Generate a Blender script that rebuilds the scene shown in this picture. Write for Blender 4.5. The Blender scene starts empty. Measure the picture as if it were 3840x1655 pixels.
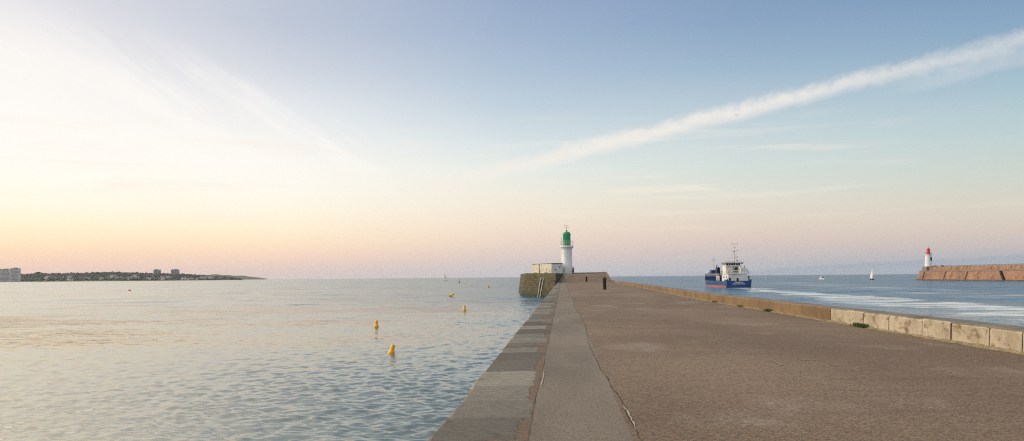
import bpy, bmesh, math, random
import numpy as np
from mathutils import Vector, Matrix
R = math.radians
random.seed(7)
S = bpy.context.scene
COL = S.collection

# ------------------------------------------------------------------ view geometry (photo 3840 x 1655)
F, CX, HY, SL = 2800.0, 1920.0, 1039.0, -0.0082      # focal length in px, principal point, horizon row, horizon slope
EYE, DECK = 4.2, 2.9                                  # metres above the water
def unroll(x, y):
    a, b = x-CX, y-HY
    return a+SL*b, b-SL*a
def P(x, y, Y):
    a, b = unroll(x, y)
    return Vector((a/F*Y, Y, EYE-b/F*Y))
def G(x, y, z=0.0):
    a, b = unroll(x, y)
    Y = F*(EYE-z)/b
    return Vector((a/F*Y, Y, z))
def direction(x, y):
    a, b = unroll(x, y)
    return Vector((a, F, -b)).normalized()

# ------------------------------------------------------------------ helpers
def lin(c):
    f = lambda v: (v/12.92 if v <= .04045 else ((v+.055)/1.055)**2.4)
    return tuple(f(v/255) for v in c)+(1.0,)
class NT:
    def __init__(s, nt): s.nt = nt
    def n(s, t, **kw):
        o = s.nt.nodes.new(t)
        for k, v in kw.items(): setattr(o, k, v)
        return o
    def put(s, sock, v):
        if isinstance(v, bpy.types.NodeSocket): s.nt.links.new(v, sock)
        else: sock.default_value = v
    def math(s, op, a, b=0.0, c=None, clamp=False):
        o = s.n('ShaderNodeMath', operation=op, use_clamp=clamp)
        s.put(o.inputs[0], a); s.put(o.inputs[1], b)
        if c is not None: s.put(o.inputs[2], c)
        return o.outputs[0]
    def vec(s, op, a, b=None):
        o = s.n('ShaderNodeVectorMath', operation=op)
        s.put(o.inputs[0], a)
        if b is not None: s.put(o.inputs[1], b)
        return o.outputs['Value'] if op in ('DOT_PRODUCT', 'LENGTH') else o.outputs[0]
    def scale(s, a, f):
        o = s.n('ShaderNodeVectorMath', operation='SCALE')
        s.put(o.inputs[0], a); s.put(o.inputs['Scale'], f); return o.outputs[0]
    def mix(s, f, a, b, mode='MIX'):
        o = s.n('ShaderNodeMix', data_type='RGBA', blend_type=mode)
        s.put(o.inputs[0], f); s.put(o.inputs[6], a); s.put(o.inputs[7], b); return o.outputs[2]
    def noise(s, co, scale, detail=4.0, rough=.55, dist=0.0):
        o = s.n('ShaderNodeTexNoise')
        s.put(o.inputs['Vector'], co); o.inputs['Scale'].default_value = scale
        o.inputs['Detail'].default_value = detail; o.inputs['Roughness'].default_value = rough
        o.inputs['Distortion'].default_value = dist
        return o
    def map(s, co, sc=(1, 1, 1), loc=(0, 0, 0)):
        o = s.n('ShaderNodeMapping'); s.put(o.inputs[0], co)
        o.inputs['Scale'].default_value = sc; o.inputs['Location'].default_value = loc
        return o.outputs[0]
    def step(s, v, a, b):                       # smoothstep a..b -> 0..1
        o = s.n('ShaderNodeMapRange', interpolation_type='SMOOTHSTEP')
        s.put(o.inputs[0], v); s.put(o.inputs[1], a); s.put(o.inputs[2], b); return o.outputs[0]
    def xyz(s, v):
        o = s.n('ShaderNodeSeparateXYZ'); s.put(o.inputs[0], v); return o.outputs
    def comb(s, x, y, z):
        o = s.n('ShaderNodeCombineXYZ'); s.put(o.inputs[0], x); s.put(o.inputs[1], y); s.put(o.inputs[2], z); return o.outputs[0]
def newmat(name, rough=.8, metal=0.0):
    m = bpy.data.materials.new(name); m.use_nodes = True
    t = NT(m.node_tree)
    b = m.node_tree.nodes['Principled BSDF']
    b.inputs['Roughness'].default_value = rough; b.inputs['Metallic'].default_value = metal
    co = t.n('ShaderNodeTexCoord').outputs['Object']
    return m, t, b, co
def bump(t, b, h, strength=.4, dist=.02):
    o = t.n('ShaderNodeBump'); o.inputs['Strength'].default_value = strength; o.inputs['Distance'].default_value = dist
    t.put(o.inputs['Height'], h); t.put(b.inputs['Normal'], o.outputs[0])
def weathered(name, c1, c2, scale=1.5, rough=.8, metal=0.0, fine=25.0, bs=.3, streak=None, c3=None, cut=(.5, .7)):
    """base colour wandering between c1 and c2, with optional stains of c3"""
    m, t, b, co = newmat(name, rough, metal)
    n1 = t.noise(co, scale, 6, .6).outputs[0]
    col = t.mix(t.step(n1, .3, .7), lin(c1), lin(c2))
    n2 = t.noise(co, fine, 3, .6).outputs[0]
    if c3:
        v = t.map(co, streak or (1, 1, 1))
        n3 = t.noise(v, scale*1.7, 5, .65).outputs[0]
        col = t.mix(t.step(n3, cut[0], cut[1]), col, lin(c3))
    f = t.math('MULTIPLY_ADD', n2, .5, .75)
    col = t.mix(1.0, col, t.comb(f, f, f), 'MULTIPLY')
    t.put(b.inputs['Base Color'], col)
    if bs: bump(t, b, n2, bs, .01)
    return m

class MB:
    def __init__(s): s.bm = bmesh.new()
    def verts(s, pts): return [s.bm.verts.new(p) for p in pts]
    def faces(s, vs, fs, mi=0):
        for f in fs:
            try:
                q = s.bm.faces.new([vs[i] for i in f]); q.material_index = mi
            except ValueError: pass
    def box(s, c, d, M=None, mi=0, taper=1.0):
        hx, hy, hz = d[0]/2, d[1]/2, d[2]/2
        ps = []
        for z, k in ((-hz, 1), (hz, taper)):
            for x, y in ((-hx, -hy), (hx, -hy), (hx, hy), (-hx, hy)):
                v = Vector((x*k, y*k, z))
                if M: v = M @ v
                ps.append(v+Vector(c))
        s.faces(s.verts(ps), [(3, 2, 1, 0), (4, 5, 6, 7), (0, 1, 5, 4), (1, 2, 6, 5), (2, 3, 7, 6), (3, 0, 4, 7)], mi)
        return s
    def lathe(s, prof, c=(0, 0, 0), seg=24, M=None, mi=0, phase=0.0):
        rings = []
        for r, z in prof:
            if r < 1e-5: rings.append(s.verts([(M @ Vector((0, 0, z)) if M else Vector((0, 0, z)))+Vector(c)])); continue
            ring = []
            for k in range(seg):
                a = 2*math.pi*k/seg+phase
                v = Vector((r*math.cos(a), r*math.sin(a), z))
                ring.append((M @ v if M else v)+Vector(c))
            rings.append(s.verts(ring))
        for A, B in zip(rings, rings[1:]):
            for k in range(seg):
                j = (k+1) % seg
                q = [A[k % len(A)], A[j % len(A)], B[j % len(B)], B[k % len(B)]]
                u = []
                for v in q:
                    if v not in u: u.append(v)
                if len(u) > 2:
                    f = s.bm.faces.new(u); f.material_index = mi
        for r, rev in ((rings[0], True), (rings[-1], False)):
            if len(r) > 2:
                f = s.bm.faces.new(r[::-1] if rev else r); f.material_index = mi
        return s
    def tube(s, p0, p1, r0, r1=None, seg=8, mi=0):
        p0, p1 = Vector(p0), Vector(p1); d = p1-p0
        if d.length < 1e-6: return s
        M = d.to_track_quat('Z', 'Y').to_matrix()
        s.lathe([(r0, 0), (r1 if r1 is not None else r0, d.length)], p0, seg, M, mi)
        return s
    def path(s, pts, r, seg=8, mi=0):
        for a, b in zip(pts, pts[1:]): s.tube(a, b, r, r, seg, mi)
        return s
    def prism(s, bot, top, mi=0, uv=False):
        """bot/top: matching lists of 3D points (counter-clockwise seen from above)"""
        n = len(bot)
        B, T = s.verts(bot), s.verts(top)
        L = s.bm.loops.layers.uv.verify() if uv else None
        acc = 0.0
        for i in range(n):
            j = (i+1) % n
            f = s.bm.faces.new((B[i], B[j], T[j], T[i])); f.material_index = mi
            l = (Vector(top[j])-Vector(top[i])).length
            if uv:
                for lp, (u, z) in zip(f.loops, ((acc, B[i].co.z), (acc+l, B[j].co.z), (acc+l, T[j].co.z), (acc, T[i].co.z))): lp[L].uv = (u, z)
            acc += l
        f = s.bm.faces.new(T); f.material_index = mi
        if uv:
            for lp in f.loops: lp[L].uv = (lp.vert.co.x, lp.vert.co.y)
        s.bm.faces.new(B[::-1])
        return s
    def build(s, name, mats, parent=None, loc=None, smooth=False, bevel=0.0):
        me = bpy.data.meshes.new(name); s.bm.normal_update(); s.bm.to_mesh(me); s.bm.free()
        for m in (mats if isinstance(mats, (list, tuple)) else [mats]): me.materials.append(m)
        if smooth:
            me.polygons.foreach_set('use_smooth', [True]*len(me.polygons))
            try: me.set_sharp_from_angle(angle=R(38))
            except Exception: pass
        o = bpy.data.objects.new(name, me); COL.objects.link(o)
        if parent: o.parent = parent
        if loc is not None: o.location = loc
        if bevel:
            b = o.modifiers.new('bevel', 'BEVEL'); b.width = bevel; b.segments = 2; b.limit_method = 'ANGLE'
        return o
def tag(o, label=None, cat=None, group=None, kind=None):
    if label: o['label'] = label
    if cat: o['category'] = cat
    if group: o['group'] = group
    if kind: o['kind'] = kind
    return o
def thing(name, label, cat, loc=(0, 0, 0), rz=0.0, group=None):
    o = bpy.data.objects.new(name, None); COL.objects.link(o)
    o.location = loc; o.rotation_euler = (0, 0, rz); o.empty_display_size = .3
    return tag(o, label, cat, group)
def dup(root, loc, label=None, rot=None, scale=None):
    def cp(o, par):
        c = o.copy(); COL.objects.link(c)
        if par: c.parent = par
        for ch in list(o.children): cp(ch, c)
        return c
    r = cp(root, None); r.location = loc
    if rot is not None: r.rotation_euler = rot
    if scale: r.scale = (scale,)*3
    if label: r['label'] = label
    return r
def skin(name, verts, edges, radii, mat, parent, root=0, sub=1):
    me = bpy.data.meshes.new(name); me.from_pydata(verts, edges, []); me.materials.append(mat)
    o = bpy.data.objects.new(name, me); COL.objects.link(o); o.parent = parent
    sk = o.modifiers.new('skin', 'SKIN'); sk.use_smooth_shade = True
    if not me.skin_vertices: me.skin_vertices.new()
    for i, v in enumerate(me.skin_vertices[0].data):
        r = radii[i]; v.radius = r if isinstance(r, tuple) else (r, r); v.use_root = (i == root)
    sb = o.modifiers.new('sub', 'SUBSURF'); sb.levels = sub; sb.render_levels = sub
    return o
def text_mesh(name, s, size, mat, parent, M, depth=.01, align='CENTER', weight=0.0):
    cu = bpy.data.curves.new(name, 'FONT'); cu.body = s; cu.size = size; cu.extrude = depth; cu.align_x = align; cu.align_y = 'CENTER'; cu.offset = weight
    tmp = bpy.data.objects.new('tmp', cu); COL.objects.link(tmp)
    dg = bpy.context.evaluated_depsgraph_get()
    me = bpy.data.meshes.new_from_object(tmp.evaluated_get(dg)); bpy.data.objects.remove(tmp)
    me.transform(M); me.name = name; me.materials.clear(); me.materials.append(mat)
    o = bpy.data.objects.new(name, me); COL.objects.link(o); o.parent = parent
    return o

# ------------------------------------------------------------------ camera, sun, sky
cam = bpy.data.objects.new('camera', bpy.data.cameras.new('camera')); COL.objects.link(cam); S.camera = cam
cam.data.sensor_width = 36; cam.data.lens = 36*F/3840
cam.data.shift_y = (HY-827.5)/3840
cam.data.clip_start = .1; cam.data.clip_end = 60000
cam.location = (0, 0, EYE)
cam.matrix_world = Matrix.Translation((0, 0, EYE)) @ Matrix.Rotation(math.pi/2, 4, 'X') @ Matrix.Rotation(math.atan(SL), 4, 'Z')

SUN_AZ, SUN_EL = -78.0, 5.5          # degrees; azimuth measured from the view direction, clockwise
sd = bpy.data.lights.new('sun', 'SUN'); sun = bpy.data.objects.new('sun', sd); COL.objects.link(sun)
sd.energy = 1.5; sd.angle = R(9); sd.color = (1.0, .78, .58)
dv = Vector((math.sin(R(SUN_AZ))*math.cos(R(SUN_EL)), math.cos(R(SUN_AZ))*math.cos(R(SUN_EL)), math.sin(R(SUN_EL))))
sun.rotation_euler = dv.to_track_quat('Z', 'Y').to_euler()
S.view_settings.view_transform = 'Standard'; S.view_settings.look = 'None'
S.view_settings.exposure = 0; S.view_settings.gamma = 1
S.cycles.use_denoising = False; S.cycles.pixel_filter_type = 'BLACKMAN_HARRIS'; S.cycles.filter_width = 1.15
S.cycles.max_bounces = 6; S.cycles.sample_clamp_indirect = 4

W = bpy.data.worlds.new('World'); S.world = W; W.use_nodes = True
t = NT(W.node_tree); bg = W.node_tree.nodes['Background']
dirv = t.n('ShaderNodeTexCoord').outputs['Generated']
dx, dy, dz = t.xyz(dirv)[:3]
az = t.math('MULTIPLY', t.math('ARCTAN2', dx, dy), 180/math.pi)
el = t.math('MULTIPLY', t.math('ARCSINE', dz), 180/math.pi)
def smooth_stops(stops, n=30):
    """resample the key colours along sqrt(elevation) with a Catmull-Rom curve"""
    xs = [math.sqrt(e/90) for e, c in stops]; cs = [c for e, c in stops]; out = []
    for k in range(n):
        x = (k/(n-1))**1.5
        i = max(0, min(len(xs)-2, sum(1 for q in xs if q <= x)-1))
        h = xs[i+1]-xs[i]; u = (x-xs[i])/h; c = []
        for ch in range(3):
            p1, p2 = cs[i][ch], cs[i+1][ch]
            m1 = (p2-cs[i-1][ch])/(xs[i+1]-xs[i-1])*h if i > 0 else p2-p1
            m2 = (cs[i+2][ch]-p1)/(xs[i+2]-xs[i])*h if i+2 < len(xs) else p2-p1
            v = (2*u**3-3*u*u+1)*p1+(u**3-2*u*u+u)*m1+(-2*u**3+3*u*u)*p2+(u**3-u*u)*m2
            c.append(max(0, min(255, v)))
        out.append((x, c))
    return out
def skyramp(stops):
    r = t.n('ShaderNodeValToRGB'); cr = r.color_ramp; cr.interpolation = 'LINEAR'
    for i, (p, c) in enumerate(smooth_stops(stops)):
        q = cr.elements[i] if i < 2 else cr.elements.new(p)
        q.position = p; q.color = lin(c)
    t.put(r.inputs[0], t.math('SQRT', t.math('MAXIMUM', t.math('DIVIDE', el, 90.0), 0.0)))
    return r.outputs[0]
LEFT = [(40, (216, 218, 224)), (90, (222, 223, 226))]
RIGHT = [(32, (112, 142, 178)), (50, (150, 172, 198)), (90, (222, 223, 226))]
ramps = {
 -80: [(0, (255, 208, 172)), (1.5, (255, 226, 184)), (3, (255, 244, 206)), (6, (255, 252, 236)), (12, (253, 251, 246)), (22, (244, 243, 243))]+LEFT,
 -34: [(0, (234, 205, 197)), (.8, (240, 209, 195)), (1.6, (249, 217, 190)), (2.4, (255, 230, 197)), (3.5, (255, 241, 209)), (5.2, (255, 250, 233)), (8, (254, 252, 243)), (11.5, (250, 247, 244)), (14.5, (240, 238, 239)), (17.5, (227, 226, 231)), (22, (216, 219, 228))]+LEFT,
 -17: [(0, (214, 203, 204)), (.8, (228, 206, 199)), (1.6, (244, 214, 196)), (2.4, (252, 226, 198)), (3.6, (254, 239, 212)), (5.6, (253, 247, 232)), (8.5, (250, 248, 242)), (12, (232, 235, 238)), (15.5, (206, 212, 223)), (20, (184, 194, 212)), (40, (200, 206, 218)), (90, (222, 223, 226))],
 0: [(0, (193, 194, 203)), (.6, (202, 197, 202)), (1.6, (218, 203, 198)), (3.0, (235, 216, 201)), (5.0, (240, 230, 213)), (7.0, (235, 235, 226)), (9, (224, 232, 232)), (12.5, (194, 210, 222)), (16.5, (168, 188, 211)), (21, (148, 168, 200))]+RIGHT,
 17: [(0, (174, 181, 192)), (.6, (184, 186, 194)), (1.6, (201, 192, 193)), (3.0, (219, 203, 194)), (5.0, (223, 218, 205)), (7.2, (213, 221, 216)), (9, (205, 218, 219)), (11.5, (190, 207, 217)), (16, (149, 176, 201)), (20, (130, 157, 190))]+RIGHT,
 34: [(0, (158, 171, 186)), (.7, (168, 175, 187)), (1.3, (184, 182, 188)), (2.3, (206, 193, 188)), (3.9, (213, 206, 194)), (6.2, (204, 211, 204)), (9.5, (185, 205, 210)), (12.5, (160, 188, 204)), (16.5, (130, 161, 192)), (21, (114, 146, 183))]+RIGHT,
 120: [(0, (156, 163, 182)), (4, (176, 176, 190)), (8, (180, 186, 200)), (15, (178, 192, 210)), (25, (192, 201, 214)), (90, (222, 223, 226))],
}
keys = sorted(ramps)
sky = skyramp(ramps[keys[0]])
for a, b in zip(keys, keys[1:]):
    o = t.n('ShaderNodeMapRange', interpolation_type='SMOOTHSTEP' if a in (-80, 34) else 'LINEAR')
    t.put(o.inputs[0], az); o.inputs[1].default_value = a; o.inputs[2].default_value = b
    sky = t.mix(o.outputs[0], sky, skyramp(ramps[b]))
o = t.n('ShaderNodeMapRange', interpolation_type='SMOOTHSTEP')            # behind, on the sun's side
t.put(o.inputs[0], az); o.inputs[1].default_value = -90; o.inputs[2].default_value = -140; o.inputs[3].default_value = 0; o.inputs[4].default_value = 1
sky = t.mix(o.outputs[0], sky, skyramp(ramps[120]))
gain = t.math('MULTIPLY', t.math('SUBTRACT', 1.0, t.step(az, -50.0, -6.0)), t.math('MULTIPLY', t.step(el, 19.0, 27.0), t.math('SUBTRACT', 1.0, t.step(el, 50.0, 75.0))))
gain = t.math('MULTIPLY', gain, t.step(az, -150.0, -100.0))
gf = t.math('MULTIPLY_ADD', gain, 3.0, 1.0)
sky = t.mix(1.0, sky, t.comb(gf, t.math('MULTIPLY_ADD', gain, 2.65, 1.0), t.math('MULTIPLY_ADD', gain, 1.75, 1.0)), 'MULTIPLY')
# low bank of far cloud along the right horizon
bank_top = t.math('MULTIPLY_ADD', t.step(az, 9.0, 36.0), .95, .12)
bank_n = t.noise(t.comb(t.math('MULTIPLY', az, .35), el, 0.0), 1.3, 4, .6).outputs[0]
bank_e = t.math('ADD', el, t.math('MULTIPLY_ADD', bank_n, .5, -.25))
bank = t.math('SUBTRACT', 1.0, t.step(t.math('SUBTRACT', bank_e, bank_top), -.12, .14))
sky = t.mix(t.math('MULTIPLY', bank, t.math('MULTIPLY', t.step(az, 4.0, 20.0), .75)), sky, lin((160, 172, 187)))
# veil of high cloud, upper left, with a feathered right-hand edge
uv = t.comb(az, el, 0.0)
edge_n = t.noise(t.map(t.comb(t.math('MULTIPLY_ADD', el, 1.2, az), t.math('MULTIPLY_ADD', az, .5, el), 0.0), (.7, 1.1, 1)), .15, 8, .66, .5).outputs[0]
line = t.math('MULTIPLY_ADD', el, 1.55, az)                       # constant along the slanting edge
line = t.math('ADD', line, t.math('ADD', t.math('MULTIPLY_ADD', edge_n, 44.0, -22.0), t.math('MULTIPLY_ADD', t.noise(uv, .55, 6, .7).outputs[0], 9.0, -4.5)))
veil = t.math('SUBTRACT', 1.0, t.step(line, -4.5, 5.0))
veil = t.math('MULTIPLY', veil, t.step(el, 4.5, 9.5))
veil = t.math('MULTIPLY', veil, t.math('SUBTRACT', 1.0, t.step(t.math('MULTIPLY_ADD', az, .16, el), 8.5, 13.5)))
wisp = t.noise(t.map(t.comb(t.math('MULTIPLY_ADD', el, .55, az), t.math('MULTIPLY_ADD', az, .35, el), 0.0), (.35, 1.6, 1)), .35, 7, .6).outputs[0]
veil = t.math('MULTIPLY', veil, t.math('MULTIPLY_ADD', t.step(wisp, .28, .70), .42, .36))
sky = t.mix(veil, sky, lin((252, 249, 245)))
# thin streaks of cirrus across the middle
st = t.noise(t.map(uv, (.10, 1.5, 1), (3, 1, 0)), .75, 6, .6, .6).outputs[0]
stm = t.math('MULTIPLY', t.step(st, .50, .74), t.math('MULTIPLY', t.step(el, 2.5, 5.0), t.math('SUBTRACT', 1.0, t.step(el, 9.0, 13.0))))
stm = t.math('MULTIPLY', stm, t.math('SUBTRACT', 1.0, t.math('MULTIPLY', t.step(az, 16.0, 30.0), .6)))
sky = t.mix(t.math('MULTIPLY', stm, .55), sky, lin((247, 237, 224)))
# vapour trail: a band along a great circle
def trail(pa, pb, w0, w1, a0, a1, alpha, colour, soft=.6, bend=0.0):
    global sky
    A, B = direction(*pa), direction(*pb)
    nrm = A.cross(B).normalized(); T = (B-A*A.dot(B)).normalized()
    s = t.vec('DOT_PRODUCT', dirv, tuple(T)); c = t.vec('DOT_PRODUCT', dirv, tuple(A))
    ang = t.math('MULTIPLY', t.math('ARCTAN2', s, c), 180/math.pi)          # degrees along the trail from A
    off = t.math('MULTIPLY', t.vec('DOT_PRODUCT', dirv, tuple(nrm)), 180/math.pi)
    if bend:
        neg = t.math('MINIMUM', t.math('SUBTRACT', ang, 9.0), 0.0)
        off = t.math('ADD', off, t.math('MULTIPLY', neg, bend))
    co = t.comb(ang, t.math('MULTIPLY', off, 1.0), 0.0)
    n1 = t.noise(t.map(co, (1.0, 1.2, 1)), 1.0, 7, .62).outputs[0]
    n2 = t.noise(t.map(co, (.35, .6, 1)), .8, 4, .6).outputs[0]
    off = t.math('ADD', off, t.math('ADD', t.math('MULTIPLY_ADD', n1, .7, -.35), t.math('MULTIPLY_ADD', n2, .8, -.40)))
    o = t.n('ShaderNodeMapRange'); t.put(o.inputs[0], ang); o.inputs[1].default_value = a0; o.inputs[2].default_value = a1
    o.inputs[3].default_value = w0; o.inputs[4].default_value = w1
    d = t.math('DIVIDE', t.math('ABSOLUTE', off), o.outputs[0])
    band = t.math('SUBTRACT', 1.0, t.step(d, 1-soft, 1+soft*.5))
    fade = t.math('MULTIPLY', t.step(ang, a0, a0+(a1-a0)*.55), t.math('MULTIPLY_ADD', t.step(ang, a0+(a1-a0)*.75, a1+6), -.45, 1.0))
    band = t.math('MULTIPLY', band, t.math('MULTIPLY', fade, t.math('MULTIPLY_ADD', n1, 1.1, .36, True)))
    sky = t.mix(t.math('MULTIPLY', band, alpha), sky, lin(colour))
trail((1620, 704), (3840, 150), .66, .60, -10.0, 34.0, .82, (244, 238, 231), .95)
trail((3380, 330), (3840, 215), .35, .7, -2.5, 9.0, .36, (222, 224, 226), .8)
sky = t.mix(1.0, sky, (1.06, 1.048, 1.035, 1), 'MULTIPLY')
sky10 = t.scale(sky, 10.0)
nis = t.n('ShaderNodeTexSky'); nis.sky_type = 'NISHITA'; nis.sun_disc = False
nis.sun_elevation = R(SUN_EL); nis.sun_rotation = R(SUN_AZ)
tot = t.mix(.04, sky10, nis.outputs[0])
t.put(bg.inputs[0], tot); bg.inputs[1].default_value = .1

# ------------------------------------------------------------------ materials
M = {}
M['white_paint'] = weathered('white_paint', (224, 225, 224), (210, 212, 213), 1.2, .6, fine=18, bs=.1)
M['white_metal'] = weathered('white_metal', (222, 222, 216), (205, 204, 198), 3, .45, bs=0)
M['green_paint'] = weathered('green_paint', (20, 150, 86), (12, 128, 72), 2.5, .42, fine=20, bs=.1)
M['red_paint'] = weathered('red_paint', (212, 30, 26), (180, 22, 22), 1.5, .45, bs=0)
M['dark_metal'] = weathered('dark_metal', (48, 46, 46), (30, 30, 32), 4, .5, .3, bs=.1)
M['rust_iron'] = weathered('rust_iron', (52, 42, 38), (36, 30, 29), 3.5, .75, .1, 30, .5, None, (84, 56, 42), (.55, .72))
M['steel'] = weathered('steel', (206, 202, 192), (176, 170, 160), 4, .45, .0, bs=.1)
M['yellow_float'] = weathered('yellow_float', (246, 184, 18), (232, 164, 12), 3, .45, fine=12, bs=.05, c3=(190, 136, 30), cut=(.64, .85))
M['orange_float'] = weathered('orange_float', (232, 120, 20), (214, 100, 14), 3, .5, bs=0)
M['float_weed'] = weathered('float_weed', (96, 80, 30), (66, 56, 26), 8, .6)
M['hull_blue'] = weathered('hull_blue', (16, 70, 128), (10, 56, 110), .5, .22, fine=3, bs=.05, streak=(1, 1, .2), c3=(34, 66, 112), cut=(.55, .8))
M['navy'] = weathered('navy', (22, 34, 62), (14, 24, 46), .8, .5, bs=.05)
M['mid_blue'] = weathered('mid_blue', (40, 78, 126), (28, 58, 102), .8, .5, bs=.05)
M['red_lead'] = weathered('red_lead', (172, 102, 96), (152, 86, 82), .6, .5, bs=.05, streak=(1, 1, .3), c3=(146, 92, 84))
M['ship_white'] = weathered('ship_white', (224, 222, 216), (206, 204, 198), .5, .5, fine=4, bs=.03, streak=(1, 1, .15), c3=(186, 172, 150), cut=(.62, .85))
M['glass_dark'] = weathered('glass_dark', (30, 36, 42), (22, 26, 30), 2, .08, bs=0)
M['sail'] = weathered('sail', (236, 226, 220), (222, 208, 202), .6, .8, bs=0)
M['skin'] = weathered('skin', (206, 156, 128), (190, 140, 114), 8, .6, bs=0)
M['cloth_dark'] = weathered('cloth_dark', (30, 30, 34), (22, 22, 26), 8, .9)
M['cloth_green'] = weathered('cloth_green', (120, 132, 46), (98, 108, 40), 8, .9)
M['gull'] = weathered('gull', (46, 42, 44), (34, 32, 34), 8, .8, bs=0)
M['roof_red'] = weathered('roof_red', (150, 92, 74), (126, 76, 64), .2, .9, bs=0)
M['house_wall'] = weathered('house_wall', (214, 206, 196), (190, 184, 176), .05, .9, bs=0)
M['flat_wall'] = weathered('flat_wall', (196, 194, 192), (180, 178, 178), .05, .9, bs=0)
M['slab_grey'] = weathered('slab_grey', (128, 126, 128), (112, 112, 116), .1, .8, bs=0)
M['woods'] = weathered('woods', (90, 94, 84), (68, 74, 66), .03, .95, fine=.3, bs=0)
M['headland'] = weathered('headland', (96, 92, 72), (74, 78, 56), .01, .95, fine=.1, bs=0)
M['foam_sheen'] = weathered('foam_sheen', (226, 228, 228), (200, 206, 208), 1.5, .9, bs=.2)
M['grass'] = weathered('grass', (54, 78, 30), (72, 92, 38), 5, .8, bs=0)
M['dry_grass'] = weathered('dry_grass', (136, 124, 60), (110, 106, 48), 5, .85, bs=0)

def water_material():
    m, t, b, co = newmat('sea_water', .06)
    geo = t.n('ShaderNodeNewGeometry')
    pos = geo.outputs['Position']
    x, y, z = t.xyz(pos)[:3]
    def slopes(sc, stretch, det):
        n = t.noise(t.map(pos, stretch), sc, det, .6)
        return t.vec('SUBTRACT', n.outputs['Color'], (.5, .5, .5))
    # patches where the breeze ruffles the water more or less
    patch = t.noise(t.map(pos, (.35, 1.0, 1)), .012, 4, .6).outputs[0]
    ruff = t.math('MULTIPLY_ADD', t.step(patch, .3, .7), .55, .72)
    dist = t.vec('LENGTH', pos)
    far = t.step(dist, 24.0, 150.0)
    right = t.step(t.math('DIVIDE', x, t.math('MAXIMUM', y, 1.0)), -.55, .22)      # the open channel is choppier than the sheltered bay
    amt = t.math('MULTIPLY_ADD', right, .40, .76)
    s = t.scale(slopes(1.9, (1, 1.35, 1), 5), t.math('MULTIPLY_ADD', far, .44, .20))
    s2 = t.scale(t.vec('ADD', slopes(.30, (1, 1.5, 1), 4), slopes(.09, (1, 1.8, 1), 3)), t.math('MULTIPLY', far, .52))
    s = t.vec('ADD', s, s2)
    s = t.vec('ADD', s, t.scale(slopes(.05, (.4, 1.2, 1), 3), t.math('MULTIPLY', far, .62)))
    s = t.scale(s, t.math('MULTIPLY', ruff, amt))
    # wake of the ship: a smooth slick, its bright sky reflection painted in as white
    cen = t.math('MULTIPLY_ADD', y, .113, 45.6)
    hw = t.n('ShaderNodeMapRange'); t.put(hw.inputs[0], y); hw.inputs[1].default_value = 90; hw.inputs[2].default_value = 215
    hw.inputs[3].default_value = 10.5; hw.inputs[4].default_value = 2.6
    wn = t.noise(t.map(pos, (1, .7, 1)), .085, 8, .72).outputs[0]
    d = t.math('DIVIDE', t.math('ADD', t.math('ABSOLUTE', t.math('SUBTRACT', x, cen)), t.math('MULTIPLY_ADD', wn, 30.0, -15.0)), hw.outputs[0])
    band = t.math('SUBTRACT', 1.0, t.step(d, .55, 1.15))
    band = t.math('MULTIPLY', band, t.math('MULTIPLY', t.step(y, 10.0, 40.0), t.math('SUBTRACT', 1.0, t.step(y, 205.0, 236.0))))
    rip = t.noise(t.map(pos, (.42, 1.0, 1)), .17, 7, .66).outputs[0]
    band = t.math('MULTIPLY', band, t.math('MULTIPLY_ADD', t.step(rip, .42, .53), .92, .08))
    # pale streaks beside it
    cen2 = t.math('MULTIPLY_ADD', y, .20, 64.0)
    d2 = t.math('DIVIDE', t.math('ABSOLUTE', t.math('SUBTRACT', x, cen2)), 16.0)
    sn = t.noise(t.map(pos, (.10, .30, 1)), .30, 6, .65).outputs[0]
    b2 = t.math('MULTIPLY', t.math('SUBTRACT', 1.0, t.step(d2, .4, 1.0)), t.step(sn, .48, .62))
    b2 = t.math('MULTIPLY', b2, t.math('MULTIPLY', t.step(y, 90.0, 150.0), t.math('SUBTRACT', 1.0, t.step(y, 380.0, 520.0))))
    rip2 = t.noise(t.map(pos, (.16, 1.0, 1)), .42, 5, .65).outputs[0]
    foam_sheen = t.math('MAXIMUM', t.math('MULTIPLY', band, t.math('MULTIPLY_ADD', t.step(rip2, .36, .54), .66, .30)), t.math('MULTIPLY', b2, .5))
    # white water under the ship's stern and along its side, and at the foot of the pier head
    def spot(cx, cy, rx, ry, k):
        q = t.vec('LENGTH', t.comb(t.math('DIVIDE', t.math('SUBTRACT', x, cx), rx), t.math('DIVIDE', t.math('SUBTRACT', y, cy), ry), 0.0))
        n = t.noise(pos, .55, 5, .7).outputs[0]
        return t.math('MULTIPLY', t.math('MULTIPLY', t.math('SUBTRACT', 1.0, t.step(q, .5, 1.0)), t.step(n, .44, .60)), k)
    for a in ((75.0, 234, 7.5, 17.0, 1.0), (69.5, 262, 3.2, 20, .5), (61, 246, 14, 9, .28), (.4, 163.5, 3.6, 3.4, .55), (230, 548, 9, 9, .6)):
        foam_sheen = t.math('MAXIMUM', foam_sheen, spot(*a))
    s = t.scale(s, t.math('SUBTRACT', 1.0, t.math('MULTIPLY', band, .8)))
    nrm = t.vec('NORMALIZE', t.vec('ADD', geo.outputs['Normal'], t.vec('MULTIPLY', s, (1, 1, 0))))
    sheen_fade = t.step(t.math('DIVIDE', x, t.math('MAXIMUM', y, 1.0)), -.80, -.14)
    body = t.mix(sheen_fade, lin((190, 180, 154)), lin((108, 120, 118)))  # pale left side: bright sky reflection painted into the diffuse colour
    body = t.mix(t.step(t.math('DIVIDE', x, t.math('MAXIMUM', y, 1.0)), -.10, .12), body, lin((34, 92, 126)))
    t.nt.nodes.remove(b)
    df = t.n('ShaderNodeBsdfDiffuse'); t.put(df.inputs['Color'], t.mix(foam_sheen, body, lin((226, 230, 228))))
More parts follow.
